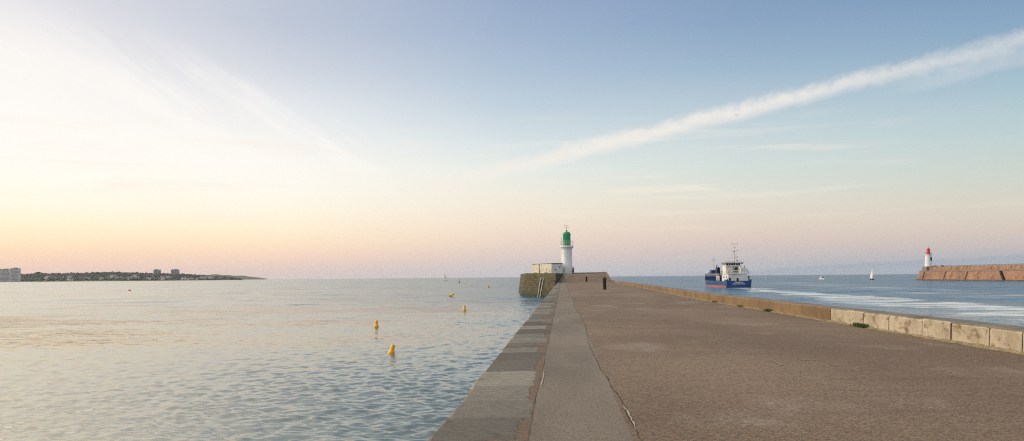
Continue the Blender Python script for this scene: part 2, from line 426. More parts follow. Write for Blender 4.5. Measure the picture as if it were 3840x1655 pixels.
    gl = t.n('ShaderNodeBsdfGlossy'); t.put(gl.inputs['Normal'], nrm)
    t.put(gl.inputs['Roughness'], t.math('MULTIPLY_ADD', far, .12, .05))
    fr = t.n('ShaderNodeFresnel'); fr.inputs['IOR'].default_value = 1.55; t.put(fr.inputs['Normal'], nrm)
    # facets of a ruffled sea shade one another, so it never mirrors as much as a flat sheet
    cap = t.math('MULTIPLY_ADD', t.math('MULTIPLY', right, far), -.42, .90)
    k = t.math('MULTIPLY', t.math('MINIMUM', fr.outputs[0], cap), t.math('MULTIPLY_ADD', foam_sheen, -.75, 1.0))
    mx = t.n('ShaderNodeMixShader'); t.put(mx.inputs[0], k); t.put(mx.inputs[1], df.outputs[0]); t.put(mx.inputs[2], gl.outputs[0])
    t.put(m.node_tree.nodes['Material Output'].inputs[0], mx.outputs[0])
    return m
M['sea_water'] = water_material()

def across(t, co):
    """offset across the pier measured from its axis, and distance along it"""
    x, y, z = t.xyz(co)[:3]
    return t.math('MULTIPLY_ADD', y, -.0675, x), y
def asphalt_material():
    m, t, b, co = newmat('brown_asphalt', .88)
    u, v = across(t, co)
    big = t.noise(t.map(co, (.5, .22, 1)), .55, 6, .6).outputs[0]
    streak = t.noise(t.map(co, (.12, 1.6, 1)), 1.0, 5, .6).outputs[0]
    grit = t.noise(co, 75, 2, .7).outputs[0]
    grit2 = t.noise(co, 46, 3, .65).outputs[0]
    vor = t.n('ShaderNodeTexVoronoi'); t.put(vor.inputs['Vector'], co); vor.inputs['Scale'].default_value = 55
    col = t.mix(t.step(big, .3, .72), lin((110, 88, 68)), lin((130, 107, 86)))
    col = t.mix(t.math('MULTIPLY', t.step(streak, .50, .70), .7), col, lin((102, 82, 66)))
    worn = t.noise(t.map(co, (.6, .35, 1)), .9, 6, .66).outputs[0]
    col = t.mix(t.math('MULTIPLY', t.step(worn, .54, .70), .5), col, lin((148, 133, 118)))
    stone = t.xyz(vor.outputs['Color'])[0]
    f = t.math('ADD', t.math('MULTIPLY_ADD', grit, 1.8, -.16), t.math('MULTIPLY_ADD', grit2, .8, -.20))
    f = t.math('ADD', f, t.math('MULTIPLY_ADD', stone, .8, -.38))
    col = t.mix(1.0, col, t.comb(f, f, f), 'MULTIPLY')
    t.put(b.inputs['Base Color'], col)
    bump(t, b, t.math('ADD', grit, t.math('MULTIPLY', big, 2.0)), .3, .006)
    return m
M['asphalt'] = asphalt_material()
def strip_material():
    m, t, b, co = newmat('grey_concrete', .88)
    big = t.noise(t.map(co, (1, .35, 1)), .8, 6, .6).outputs[0]
    grit = t.noise(co, 85, 2, .7).outputs[0]; g2 = t.noise(co, 30, 3, .65).outputs[0]
    col = t.mix(t.step(big, .3, .7), lin((107, 94, 80)), lin((125, 112, 97)))
    st = t.noise(t.map(co, (.4, 2.2, 1)), 1.0, 5, .65).outputs[0]
    col = t.mix(t.math('MULTIPLY', t.step(st, .55, .75), .45), col, lin((98, 86, 74)))
    f = t.math('ADD', t.math('MULTIPLY_ADD', grit, 2.2, -.36), t.math('MULTIPLY_ADD', g2, 1.1, -.28))
    t.put(b.inputs['Base Color'], t.mix(1.0, col, t.comb(f, f, f), 'MULTIPLY'))
    bump(t, b, grit, .5, .006)
    return m
M['concrete'] = strip_material()
def coping_material():
    """old coping stones with ragged inner ends, bedded against brown mortar"""
    m, t, b, co = newmat('coping_stone', .85)
    u, v = across(t, co)
    wig = t.noise(co, 3.0, 5, .65).outputs[0]
    vj = t.math('ADD', v, t.math('MULTIPLY_ADD', wig, .22, -.11))
    cell = t.math('FLOOR', t.math('ADD', t.math('DIVIDE', vj, 1.15), t.math('MULTIPLY', t.math('SINE', t.math('MULTIPLY', vj, .9)), .22)))
    wn = t.n('ShaderNodeTexWhiteNoise', noise_dimensions='1D'); t.put(wn.inputs['W'], cell)
    wn2 = t.n('ShaderNodeTexWhiteNoise', noise_dimensions='1D'); t.put(wn2.inputs['W'], t.math('ADD', cell, 71.3))
    edge = t.math('MULTIPLY_ADD', t.math('POWER', wn.outputs[0], .6), .36, -.64)                     # inner end of each stone
    ur = t.math('ADD', u, t.math('MULTIPLY_ADD', t.noise(co, 7, 5, .7).outputs[0], .22, -.11))
    inside = t.math('SUBTRACT', 1.0, t.step(t.math('SUBTRACT', ur, edge), -.012, .012))
    grit = t.noise(co, 70, 3, .7).outputs[0]; g2 = t.noise(t.map(co, (1, 2.4, 1)), 13, 8, .75).outputs[0]
    tone = t.mix(wn2.outputs[0], lin((76, 68, 59)), lin((140, 131, 118)))
    moss = t.noise(t.map(co, (1.6, .8, 1)), 1.6, 6, .7).outputs[0]
    tone = t.mix(t.math('MULTIPLY', t.step(moss, .5, .68), .55), tone, lin((78, 74, 56)))
    col = t.mix(inside, lin((110, 88, 69)), tone)
    damp = t.noise(t.map(co, (.5, 2.2, 1)), .7, 5, .6).outputs[0]
    far = t.step(v, 9.0, 16.0)
    col = t.mix(t.math('MULTIPLY', t.step(damp, .50, .64), t.math('MULTIPLY', far, .55)), col, lin((58, 55, 53)))
    f = t.math('ADD', t.math('MULTIPLY_ADD', grit, 1.3, .0), t.math('MULTIPLY_ADD', g2, 2.2, -.75))
    t.put(b.inputs['Base Color'], t.mix(1.0, col, t.comb(f, f, f), 'MULTIPLY'))
    bump(t, b, t.math('ADD', t.math('MULTIPLY', inside, .8), g2), .7, .015)
    return m
M['coping'] = coping_material()
def masonry(name, c1, c2, mortar, scale=1.0, bw=.85, bh=.38, moss=True, wet=True):
    m, t, b, co = newmat(name, .85)
    uv = t.n('ShaderNodeTexCoord').outputs['UV']
    uvw = t.vec('ADD', uv, t.scale(t.vec('SUBTRACT', t.noise(uv, 1.2, 4, .6).outputs['Color'], (.5, .5, .5)), .16))
    br = t.n('ShaderNodeTexBrick'); t.put(br.inputs['Vector'], uvw)
    br.inputs['Scale'].default_value = scale; br.inputs['Brick Width'].default_value = bw; br.inputs['Row Height'].default_value = bh
    br.inputs['Mortar Size'].default_value = .045; br.inputs['Mortar Smooth'].default_value = .3
    br.inputs['Color1'].default_value = lin(c1); br.inputs['Color2'].default_value = lin(c2); br.inputs['Mortar'].default_value = lin(mortar)
    col = br.outputs[0]
    n = t.noise(co, 1.1, 6, .65).outputs[0]; g = t.noise(co, 9, 5, .7).outputs[0]
    z = t.xyz(t.n('ShaderNodeNewGeometry').outputs['Position'])[2]
    if moss:
        k = t.math('ADD', n, t.math('MULTIPLY', t.step(z, 2.0, 5.0), .10))
        col = t.mix(t.math('MULTIPLY', t.step(k, .48, .68), .75), col, lin((84, 82, 36)))
        col = t.mix(t.math('MULTIPLY', t.step(t.noise(t.map(co, (1, 1, .3)), .8, 5, .6).outputs[0], .55, .7), .6), col, lin((48, 41, 32)))
    if wet:
        zz = t.math('ADD', z, t.math('MULTIPLY_ADD', n, 1.2, -.6))
        col = t.mix(t.math('MULTIPLY', t.math('SUBTRACT', 1.0, t.step(zz, .9, 1.6)), .85), col, lin((52, 60, 24)))
        col = t.mix(t.math('MULTIPLY', t.math('SUBTRACT', 1.0, t.step(zz, .15, .55)), .85), col, lin((42, 36, 30)))
    f = t.math('MULTIPLY_ADD', g, 1.0, .5)
    t.put(b.inputs['Base Color'], t.mix(1.0, col, t.comb(f, f, f), 'MULTIPLY'))
    bump(t, b, t.math('ADD', t.math('MULTIPLY', br.outputs['Fac'], -1.0), g), .8, .05)
    return m
M['masonry'] = masonry('pier_masonry', (104, 88, 62), (62, 52, 38), (28, 24, 20))
M['breakwater_stone'] = weathered('breakwater_stone', (160, 122, 98), (134, 101, 81), .25, .9, fine=1.1, bs=.3, streak=(1, 1, .6), c3=(104, 80, 66), cut=(.50, .68))
M['breakwater_grey'] = weathered('breakwater_grey', (136, 120, 112), (112, 100, 94), .3, .9, fine=2)
M['breakwater_foot'] = weathered('breakwater_foot', (108, 82, 66), (84, 64, 52), .3, .8, fine=2)
M['weedy'] = weathered('weedy', (36, 40, 28), (26, 28, 22), .6, .7, fine=3)
M['render_ochre'] = weathered('render_ochre', (132, 108, 77), (110, 86, 60), .45, .9, fine=14, bs=.5, streak=(1, 1, .35), c3=(92, 74, 54), cut=(.52, .70))
M['pale_stone'] = weathered('pale_stone', (178, 166, 146), (152, 140, 120), 1.6, .9, fine=12, bs=1.0, streak=(1, 1, 1.6), c3=(120, 100, 76), cut=(.52, .66))
M['wall_cap'] = weathered('wall_cap', (124, 118, 110), (108, 98, 86), .8, .9, fine=20, bs=.5, c3=(90, 84, 78))
M['joint'] = weathered('joint', (58, 50, 43), (44, 38, 34), 3, .95, fine=30)
M['mortar_pale'] = weathered('mortar_pale', (176, 166, 154), (150, 138, 124), 6, .95, fine=40)
M['scar'] = weathered('scar', (148, 132, 116), (124, 108, 93), 6, .95, fine=40)
M['mortar_fillet'] = weathered('mortar_fillet', (146, 130, 104), (116, 104, 80), 4, .95, fine=25, bs=.8, c3=(84, 82, 52), cut=(.54, .68))
M['hut_stucco'] = weathered('hut_stucco', (212, 206, 192), (190, 182, 164), .8, .9, fine=8, bs=.3, streak=(1.3, 1.3, .8), c3=(104, 92, 72), cut=(.54, .70))
M['hut_paint'] = weathered('hut_paint', (222, 224, 224), (208, 210, 212), .8, .8, fine=10, bs=.15, streak=(1, 1, .3), c3=(150, 148, 142), cut=(.66, .85))
M['hut_slab'] = weathered('hut_slab', (120, 108, 92), (86, 78, 66), 1.5, .9, fine=10, bs=.3)
m, t2, b, co = newmat('green_glass', .05); M['green_glass'] = m
tr = t2.n('ShaderNodeBsdfTransparent'); tr.inputs[0].default_value = (.30, .92, .66, 1)
gl = t2.n('ShaderNodeBsdfGlossy'); gl.inputs['Color'].default_value = (.6, .9, .8, 1); gl.inputs['Roughness'].default_value = .08
df = t2.n('ShaderNodeBsdfDiffuse'); df.inputs[0].default_value = (.03, .52, .32, 1)
mx1 = t2.n('ShaderNodeMixShader'); mx1.inputs[0].default_value = .35; t2.put(mx1.inputs[1], tr.outputs[0]); t2.put(mx1.inputs[2], df.outputs[0])
fr = t2.n('ShaderNodeFresnel'); mx2 = t2.n('ShaderNodeMixShader'); t2.put(mx2.inputs[0], fr.outputs[0]); t2.put(mx2.inputs[1], mx1.outputs[0]); t2.put(mx2.inputs[2], gl.outputs[0])
t2.put(m.node_tree.nodes['Material Output'].inputs[0], mx2.outputs[0])

# ------------------------------------------------------------------ sea
def make_water():
    rng = np.random.default_rng(5)
    f = F/3840*1024
    a_dense = np.radians(np.linspace(-41, 41, 1150))
    a_side = np.radians(np.concatenate([np.arange(-180, -41, 2.0)]))
    az = np.concatenate([a_side, a_dense, -a_side[::-1][:-1]])
    yr = np.concatenate([np.linspace(600, 190, 24), np.arange(186, 14, -.42), np.linspace(13.8, .42, 30)])
    r = EYE*f/yr; r[-1] = 7600
    RR, AA = np.meshgrid(r, az, indexing='ij')
    X, Y = RR*np.sin(AA), RR*np.cos(AA)
    cell = np.maximum(np.gradient(r)[:, None]*np.ones_like(X)*.6, RR*(np.radians(.075)))
    side = (np.abs(AA) > np.radians(41.05))
    cell = np.where(side, RR*.035+.5, cell)
    Z = np.zeros_like(X)
    calm = .50+.5/(1+np.exp(-(X/np.maximum(Y, 5)+.02)*9))
    for i in range(64):
        lam = .26*(2.6/.26)**(i/63)
        th = np.radians(rng.normal(-112 if i % 3 else -50, 48))       # travel direction, roughly towards the shore
        k = 2*np.pi/lam
        slope = .046*(1.15 if lam < .9 else .8 if lam < 1.5 else .42)
        w = np.clip((lam/cell-1.6)/2.0, 0, 1)
        Z += w*slope/k*np.sin(k*(X*np.cos(th)+Y*np.sin(th))+rng.uniform(0, 6.28)+.7*np.sin(.21*X+.17*Y+i))*calm
    grp = .75+.35*np.sin(.11*X+.05*Y+1)*np.sin(.07*Y-.04*X)
    Z *= grp
    nr, na = X.shape
    co = np.stack([X, Y, Z], -1).reshape(-1, 3).astype(np.float32)
    i, j = np.meshgrid(np.arange(nr-1), np.arange(na), indexing='ij')
    jn = (j+1) % na
    quads = np.stack([i*na+j, (i+1)*na+j, (i+1)*na+jn, i*na+jn], -1).reshape(-1, 4)
    quads = quads[:, ::-1]
    # inner disc closing the hole under the camera
    me = bpy.data.meshes.new('water')
    nv = len(co)
    co = np.vstack([co, [[0, 0, 0]]]).astype(np.float32)
    tris = np.stack([np.full(na, nv), np.arange(na), (np.arange(na)+1) % na], -1)[:, ::-1]
    loops = np.concatenate([quads.ravel(), tris.ravel()]).astype(np.int32)
    starts = np.concatenate([np.arange(len(quads))*4, len(quads)*4+np.arange(len(tris))*3]).astype(np.int32)
    me.vertices.add(len(co)); me.vertices.foreach_set('co', co.ravel())
    me.loops.add(len(loops)); me.loops.foreach_set('vertex_index', loops)
    me.polygons.add(len(starts)); me.polygons.foreach_set('loop_start', starts)
    me.update(calc_edges=True); me.validate()
    me.polygons.foreach_set('use_smooth', np.ones(len(me.polygons), dtype=bool))
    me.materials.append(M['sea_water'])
    o = bpy.data.objects.new('water', me); COL.objects.link(o)
    me.update()
    if me.polygons[0].normal.z < 0: me.flip_normals()
    tag(o, 'rippled blue grey sea, pale and calm on the left', 'water', kind='structure')
make_water()

# ------------------------------------------------------------------ pier
def lerp_tab(tab, y):
    for (a, va), (b, vb) in zip(tab, tab[1:]):
        if y <= b: return va+(vb-va)*max(0.0, (y-a))/(b-a)
    return tab[-1][1]
RAMP0, RAMP1, HEAD = 165.0, 184.0, 4.93
def zd(y):
    return lerp_tab([(-60, DECK), (RAMP0-2, DECK), (RAMP0+1.5, DECK+.16), (RAMP1-2, HEAD-.10), (RAMP1+2, HEAD), (400, HEAD+.05)], y)
LX = [(-60, -1.12-4.05), (165, -1.12+11.14), (184, 12.75), (206, 13.4)]
SX = [(-60, -.29-4.05), (165, -.29+11.14), (184, 13.55), (206, 14.2)]
CXX = [(-60, .55-4.05), (165, .55+11.14), (184, 14.55), (206, 15.3)]
WX = [(-60, 3.3), (5, 7.68), (11.9, 8.14), (41.5, 10.1), (84.6, 14.4), (151, 20.35), (165, 21.6), (195, 23.5), (206, 24)]
rows = [-60, -30, -10, 0]+[2+2*i for i in range(50)]+[105+5*i for i in range(11)]+[160, 162, 163, 164, 165, 166.5, 168, 170, 173, 176, 179, 182, 184, 186, 190, 196, 202]
def sheet(name, fa, fb, mat, nx=1, dz=0.0):
    mb = MB(); prev = None
    for y in rows:
        a, b = fa(y), fb(y)
        cur = mb.verts([(a+(b-a)*k/nx, y, zd(y)+dz) for k in range(nx+1)])
        if prev:
            for k in range(nx): mb.bm.faces.new((prev[k], prev[k+1], cur[k+1], cur[k]))
        prev = cur
    return mb.build(name, mat)
tag(sheet('pavement', lambda y: lerp_tab(CXX, y), lambda y: lerp_tab(WX, y)+.05, M['asphalt'], 6), 'wide brown asphalt walkway of the pier, rising at its far end', 'pavement', kind='structure')
tag(sheet('path', lambda y: lerp_tab(SX, y), lambda y: lerp_tab(CXX, y), M['concrete'], 2), 'grey concrete strip between the brown asphalt and the coping', 'path', kind='structure')
pier = thing('pier_wall', 'long stone pier wall with weathered grey coping along its left edge', 'pier')
mb = MB(); prev = None
rk = random.Random(21); blk = {}
for y in sorted(set(rows+[2+.22*k for k in range(260)])):
    a, b = lerp_tab(LX, y), lerp_tab(SX, y)
    q = math.floor(y/1.15+.22*math.sin(y*.9))
    off = blk.setdefault(q, (rk.uniform(-.025, .025), rk.uniform(-.012, .008)))
    chip = .014*max(0, rk.gauss(0, 1)-1.1) if y < 60 else 0
    jit = off[0]+chip+rk.uniform(-.006, .006); zz = zd(y)+off[1]*.5
    pts = [(a+jit*.6, y, -.1+zd(y)-.5), (a+jit, y, zz-.05-chip*.4), (a+jit+.045, y, zz-.006-chip*.15), ((a+b)/2, y, zd(y)), (b, y, zd(y))]
    cur = mb.verts(pts)
    if prev:
        for k in range(4): mb.bm.faces.new((prev[k], prev[k+1], cur[k+1], cur[k]))
    prev = cur
mb.build('coping', M['coping'], pier)
mb = MB(); prev = None; L = mb.bm.loops.layers.uv.verify()
for y in rows:
    a, w = lerp_tab(LX, y), lerp_tab(WX, y)+.46
    cur = mb.verts([(a-.55, y, -3), (a+.05, y, zd(y)-.55), (w, y, zd(y)-.55), (w+.5, y, -3)])
    if prev:
        for k in range(3):
            f = mb.bm.faces.new((prev[k], prev[k+1], cur[k+1], cur[k]))
            for lp in f.loops: lp[L].uv = (lp.vert.co.y, lp.vert.co.z if k != 1 else lp.vert.co.x)
    else: first = cur
    prev = cur
mb.bm.faces.new(prev); mb.bm.faces.new(first[::-1])
mb.build('masonry_body', M['masonry'], pier)

# cracks, joints and scars in the paving: thin sheets 4 mm above it
def ribbon(name, pts, widths, mat, label=None, cat=None, parent=None, kind=None, dz=.004):
    mb = MB(); prev = None
    n = len(pts)
    for i in range(n):
        p = Vector(pts[i]); d = (Vector(pts[min(i+1, n-1)])-Vector(pts[max(i-1, 0)])).normalized()
        s = Vector((-d.y, d.x, 0)); w = widths[i] if isinstance(widths, list) else widths
        z = zd(p.y)+dz
        cur = mb.verts([(p.x-s.x*w/2, p.y-s.y*w/2, z), (p.x+s.x*w/2, p.y+s.y*w/2, z)])
        if prev: mb.bm.faces.new((prev[1], prev[0], cur[0], cur[1]))
        prev = cur
    o = mb.build(name, mat, parent)
    return tag(o, label, cat, kind=kind)
pav = bpy.data.objects['pavement']; pth = bpy.data.objects['path']
rc = random.Random(3)
pts, ws = [], []; y = 3.0; wob = 0
while y < 163:
    wob = wob*.86+rc.uniform(-.012, .012)
    pts.append((lerp_tab(CXX, y)+wob+.05*math.sin(y*.35), y, 0)); ws.append(rc.uniform(.003, .015) if y < 60 else .02)
    y += .16 if y < 40 else .8
ribbon('crack', pts, ws, M['joint'], parent=pav)
for ya, yb, off in ((6.3, 7.5, .05),):      # pale mortar left along the crack
    q = [(lerp_tab(CXX, ya+(yb-ya)*k/12)+off*.5+rc.uniform(-.008, .008)+.05*math.sin((ya+(yb-ya)*k/12)*.35), ya+(yb-ya)*k/12, 0) for k in range(13)]
    ribbon('mortar_patch', q, [.004+.024*math.sin(math.pi*k/12)*rc.uniform(.2, 1) for k in range(13)], M['mortar_pale'], parent=pav, dz=.008)
q, y = [], 3.0
while y < 60:
    q.append((lerp_tab(SX, y)+.006*math.sin(y*1.3)+rc.uniform(-.006, .006), y, 0)); y += .25
ribbon('crack', q, [rc.uniform(.001, .007) for _ in q], M['joint'], parent=pth)
q = [(lerp_tab(SX, 8.6+.16*k)+.03+rc.uniform(-.01, .01), 8.6+.16*k, 0) for k in range(12)]
ribbon('mortar_patch', q, [.004+.018*math.sin(math.pi*k/11)*rc.uniform(.3, 1) for k in range(12)], M['mortar_pale'], parent=pth, dz=.008)
for (x0, y0, x1, y1, w) in ((2480, 1303, 3330, 1310, .012), (2440, 1137, 2900, 1141, .03), (2240, 1226, 2330, 1228, .02), (2205, 1113, 2420, 1108, .05), (2560, 1216, 2960, 1224, .014), (2800, 1245, 3260, 1252, .012), (2210, 1076, 2330, 1075, .08)):
    A, B = G(x0, y0, DECK), G(x1, y1, DECK)
    q = [tuple(A.lerp(B, k/40)+Vector((0, rc.uniform(-.02, .02)*A.y/8, 0))) for k in range(41)]
    ribbon('crack', q, [w*rc.uniform(.15, 1) for k in range(41)], M['joint'], parent=pav)
A, B = G(2108, 1119, DECK), G(2160, 1120, DECK)
ribbon('crack', [tuple(A.lerp(B, k/10)) for k in range(11)], .12, M['joint'], parent=pth)
for pl, wd in (([(2890, 1352), (2905, 1357), (2925, 1368), (2935, 1373)], .10), ([(3000, 1353), (3040, 1351), (3075, 1352), (3100, 1358), (3120, 1368), (3145, 1378)], .06), ([(2602, 1449), (2615, 1446), (2632, 1449), (2648, 1453), (2630, 1456), (2605, 1455)], .018), ([(3030, 1600), (3062, 1602)], .02)):
    q = []
    for (xa, ya), (xb, yb) in zip(pl, pl[1:]):
        q += [tuple(G(xa+(xb-xa)*k/5, ya+(yb-ya)*k/5, DECK)+Vector((rc.uniform(-.008, .008), rc.uniform(-.008, .008), 0))) for k in range(5)]
    ribbon('scar', q, [wd*.5*rc.uniform(.5, 1) for _ in q], M['scar'], parent=pav, dz=.008)

# parapet along the channel side
par = thing('parapet_wall', 'low ochre parapet wall along the right side of the pier, pale stone blocks nearest', 'wall')
WH, WT = .385, .45
def wall_run(ys, name, mat, inset=0.0, zt=WH, cap=False):
    mb = MB(); prev = None
    for y in ys:
        x = lerp_tab(WX, y); z = zd(y)
        jt = .012*math.sin(y*3.1)+.01*math.sin(y*7.7) if cap else 0
        if cap: pts = [(x+inset+.025, y, z+zt-.03), (x+inset+.045, y, z+zt+jt*.4), (x+WT-.02, y, z+zt+.012+jt*.4), (x+WT, y, z-.6)]
        else: pts = [(x+inset-.02, y, z-.3), (x+inset, y, z+.10), (x+inset+.005+jt, y, z+zt-.05), (x+inset+.03, y, z+zt-.012), (x+WT*.6, y, z+zt-.02)]
        cur = mb.verts(pts)
        if prev:
            for k in range(len(pts)-1): mb.bm.faces.new((prev[k], prev[k+1], cur[k+1], cur[k]))
        else: mb.bm.faces.new(cur[::-1])
        prev = cur
    mb.bm.faces.new(prev)
    return mb.build(name, mat, par, smooth=False)
def ys_between(a, b, s):
    n = max(1, int((b-a)/s)); return [a+(b-a)*k/n for k in range(n+1)]
# block joints read off the photo: px along the foot of the wall
jx = [(3126, 1207), (3187, 1217), (3255, 1228), (3362, 1244), (3501, 1265), (3612, 1283), (3742, 1307)]
jy = sorted(G(x, y, DECK).y for x, y in jx)
yy = jy[0]; pre = []
while yy > -8:
    yy -= rc.uniform(.85, 1.35); pre.append(yy)
jy = sorted(pre)+jy
for a, b in zip(jy, jy[1:]):
    o = wall_run(ys_between(a+.018, b-.018, .3), 'stone_block', M['pale_stone'], rc.uniform(-.008, .012), WH+rc.uniform(-.012, .006))
wall_run(ys_between(jy[0], jy[-1], .4), 'bedding', M['joint'], .05, WH-.03)
ysr = [y for y in ys_between(jy[-1]+.01, 163, 1.1)]+[164, 165, 167, 170, 175, 180, 184, 190, 197]
rs = wall_run(ysr, 'rendered_wall', M['render_ochre'], .004, WH)
rs['label'] = 'stained ochre rendered stretch of the parapet'
wall_run(ys_between(jy[0], 163, .7)+[164, 165, 167, 170, 175, 180, 184, 190, 197], 'cap', M['wall_cap'], .0, WH, True)
# rough mortar and dirt heaped along the foot
mb = MB(); prev = None
for i in range(420):
    y = 4+i*.19 if i < 260 else 53.4+(i-260)*.7
    if y > 163: break
    x = lerp_tab(WX, y); w = .04+.09*abs(math.sin(i*1.9)*math.sin(i*.37))+rc.uniform(0, .05); h = rc.uniform(.006, .03)
    cur = mb.verts([(x-w, y, zd(y)+.003), (x-w*.55, y, zd(y)+h), (x+.015, y, zd(y)+h*1.6+.02)])
    if prev:
        for k in range(2): mb.bm.faces.new((prev[k], prev[k+1], cur[k+1], cur[k]))
    prev = cur
mb.build('mortar_fillet', M['mortar_fillet'], par)
# weeds in the angle of wall and pavement
def tuft(loc, length, n, h, mat, label, rz):
    mb = MB()
    for k in range(n):
        x = rc.gauss(0, .05); y = (k/n-.5)*length*.8+rc.gauss(0, .03)
        lean = Vector((rc.uniform(-.6, .25), rc.uniform(-.5, .5), 0)); hh = h*rc.uniform(.5, 1.1); w = rc.uniform(.004, .010)
        p0 = Vector((x, y, 0)); p1 = p0+lean*hh*.4+Vector((0, 0, hh*.7)); p2 = p0+lean*hh*1.1+Vector((0, 0, hh*.95))
        s = Vector((rc.uniform(-1, 1), rc.uniform(-1, 1), 0)).normalized()*w
        v = mb.verts([p0-s, p0+s, p1+s*.8, p1-s*.8, p2]); mb.faces(v, [(0, 1, 2, 3), (3, 2, 4)])
    mb.box((0, 0, 0), (.07, length*.86, .016))
    o = mb.build('weed_tuft', mat, loc=loc); o.rotation_euler.z = rz
    return tag(o, label, 'plant', 'weeds along the foot of the parapet')
for px, py, ln, n, h, mt, lb in ((3222, 1228, 1.0, 420, .11, 'grass', 'biggest green weed tuft, at the foot of the pale stone blocks'),
                                 (2891, 1169, 1.1, 300, .10, 'grass', 'green weed tuft at the foot of the ochre wall right of the ship'),
                                 (2690, 1135, 1.0, 160, .10, 'dry_grass', 'brownish weed tuft at the wall foot below the ship stern'),
                                 (2786, 1151, 1.1, 160, .09, 'dry_grass', 'dull weed tuft between the brownish tuft and the green one'),
                                 (2382, 1076, 2.2, 140, .16, 'dry_grass', 'farthest weed tuft at the wall foot, near the bollards')):
    g = G(px, py, DECK)
    tuft((lerp_tab(WX, g.y)-.04, g.y, DECK+.002), ln, n, h, M[mt], lb, -.09)

# ------------------------------------------------------------------ pier head, ladder, hut
def v3(p, z): return Vector((p[0], p[1], z))
PA, PC = (2.95, 163.0), (8.75, 148.0)
dAC = (Vector(PC)-Vector(PA)).normalized(); nrm = Vector((dAC.y, -dAC.x)) if dAC.y < 0 else Vector((-dAC.y, dAC.x))
nrm = Vector((dAC.y, -dAC.x)); nrm = nrm if nrm.y < 0 else -nrm           # outward, towards the camera
topz = 4.98
head_top = [v3(PA, topz), v3(PC, topz-.1), v3((10.0, 165), topz-.02), v3((12.6, 184), topz), v3((13.3, 206), topz), v3((2.4, 206), topz)]
bat = .95
bA = Vector(PA)+nrm*bat+Vector((-.75, .2)); bC = Vector(PC)+nrm*bat
head_bot = [v3(bA, -3), v3(bC, -3), v3((10.0, 165), -3), v3((12.6, 184), -3), v3((13.3, 206), -3), v3((1.4, 206), -3)]
head = thing('pier_head', 'mossy stone block at the end of the pier that carries the hut', 'pier head')
mb = MB(); mb.prism(head_bot, head_top, uv=True)
o = mb.build('masonry', M['masonry'], head, bevel=.08)
mb = MB()
mb.prism([v3((15.5, 198.2), HEAD-.2), v3((23.6, 196.6), HEAD-.2), v3((23.6, 197.2), HEAD-.2), v3((15.5, 198.8), HEAD-.2)], [v3((15.5, 198.2), HEAD+.26), v3((23.6, 196.6), HEAD+.30), v3((23.6, 197.2), HEAD+.30), v3((15.5, 198.8), HEAD+.26)])
bk = mb.build('back_wall', M['hut_slab'], None)
bk.name = 'end_wall'; tag(bk, 'low dark wall across the far end of the pier behind the ramp', 'wall')
# body of the head under the raised part on the right
# ladder
def on_face(px, z):
    """point on the battered face of the pier head seen at photo column px"""
    k = (topz-z)/(topz+3)
    a = Vector(PA).lerp(bA, k); c = Vector(PC).lerp(bC, k)
    for i in range(400):
        q = a.lerp(c, i/400)
        if CX+q.x/q.y*F >= px-3: break
    return Vector((q.x, q.y, z))
lad = thing('ladder', 'pale steel ladder with hooped handrails on the mossy pier head', 'ladder', on_face(2024, 0))
lo = lad.location.copy(); n3 = Vector((nrm.x, nrm.y, 0))
for k, (pb, pt) in enumerate(((2021.5, 2034.5), (2029, 2044.5))):
    b0 = on_face(pb, -.6)+n3*.22-lo; t0 = on_face(pt, 3.75)+n3*.25-lo
    hook = [b0, t0, t0+Vector((.10, .02, .16)), t0+Vector((.30, .10, .20)), t0-n3*.30+Vector((.52, .15, .08))]
    mb = MB(); mb.path(hook, .11 if k == 0 else .10, 8); mb.build('rail', M['steel'], lad, smooth=True)
for k in range(12):
    z = .25+k*.30; f = (z+.6)/(4.35)
    a = on_face(2021.5+13*f, z)+n3*.22-lo; b = on_face(2029+15.5*f, z)+n3*.22-lo
    mb = MB(); mb.tube(a, b, .03); mb.build('rung', M['dark_metal'] if k not in (4,) else M['steel'], lad)
# hut
K, Lp, Rp = Vector((9.73, 184.0)), Vector((5.35, 197.0)), Vector((12.52, 184.6))
hut = thing('hut', 'flat roofed concrete hut with a stained side, beside the green lighthouse', 'hut', (K.x, K.y, topz))
Bk = Lp+(Rp-K)
lc = lambda p, z: Vector((p.x-K.x, p.y-K.y, z))
HH = 2.42
q = [K, Rp, Bk, Lp]
mb = MB(); mb.prism([lc(p, -.05) for p in q], [lc(p, HH) for p in q]); wl = mb.build('wall', [M['hut_stucco'], M['hut_paint']], hut)
for f in wl.data.polygons:
    if f.normal.y < -.7: f.material_index = 1
c0 = (K+Bk)/2
ex = [p+(p-c0).normalized()*.22 for p in q]
mb = MB(); mb.prism([lc(p, HH+.003) for p in ex], [lc(p, HH+.13) for p in ex]); mb.build('roof', M['hut_slab'], hut, bevel=.02)
u = (Rp-K).normalized(); nf = Vector((u.y, -u.x))
def front(s, off=.02): return K+u*s+nf*off
ul = (Lp-K).normalized(); nl = Vector((-ul.y, ul.x)); nl = nl if nl.x < 0 else -nl
pp = K+ul*8.3+nl*.09
mb = MB(); mb.tube(lc(pp, 0), lc(pp, HH-.02), .075); mb.build('downpipe', M['dark_metal'], hut)
mb = MB(); p = front(.98, .06); mb.box(lc(p, .98), (.22, .10, .20)); mb.tube(lc(front(.98, .1), .98), lc(front(1.15, .3), .80), .07); mb.build('lamp', M['dark_metal'], hut, bevel=.02)
mb = MB(); p = front(2.12, .05)
for s in (-.13, .13): mb.box(lc(front(2.12+s, .05), 1.62), (.07, .08, .34))
mb.box(lc(front(2.12, .05), 1.44), (.30, .08, .09)); mb.build('bracket', M['dark_metal'], hut)
sg = thing('sign', 'white notice sign with small red marks on the hut front', 'sign', (front(.55, .03).x, front(.55, .03).y, topz+1.12))
ra = math.atan2(u.y, u.x)
sg.rotation_euler.z = ra
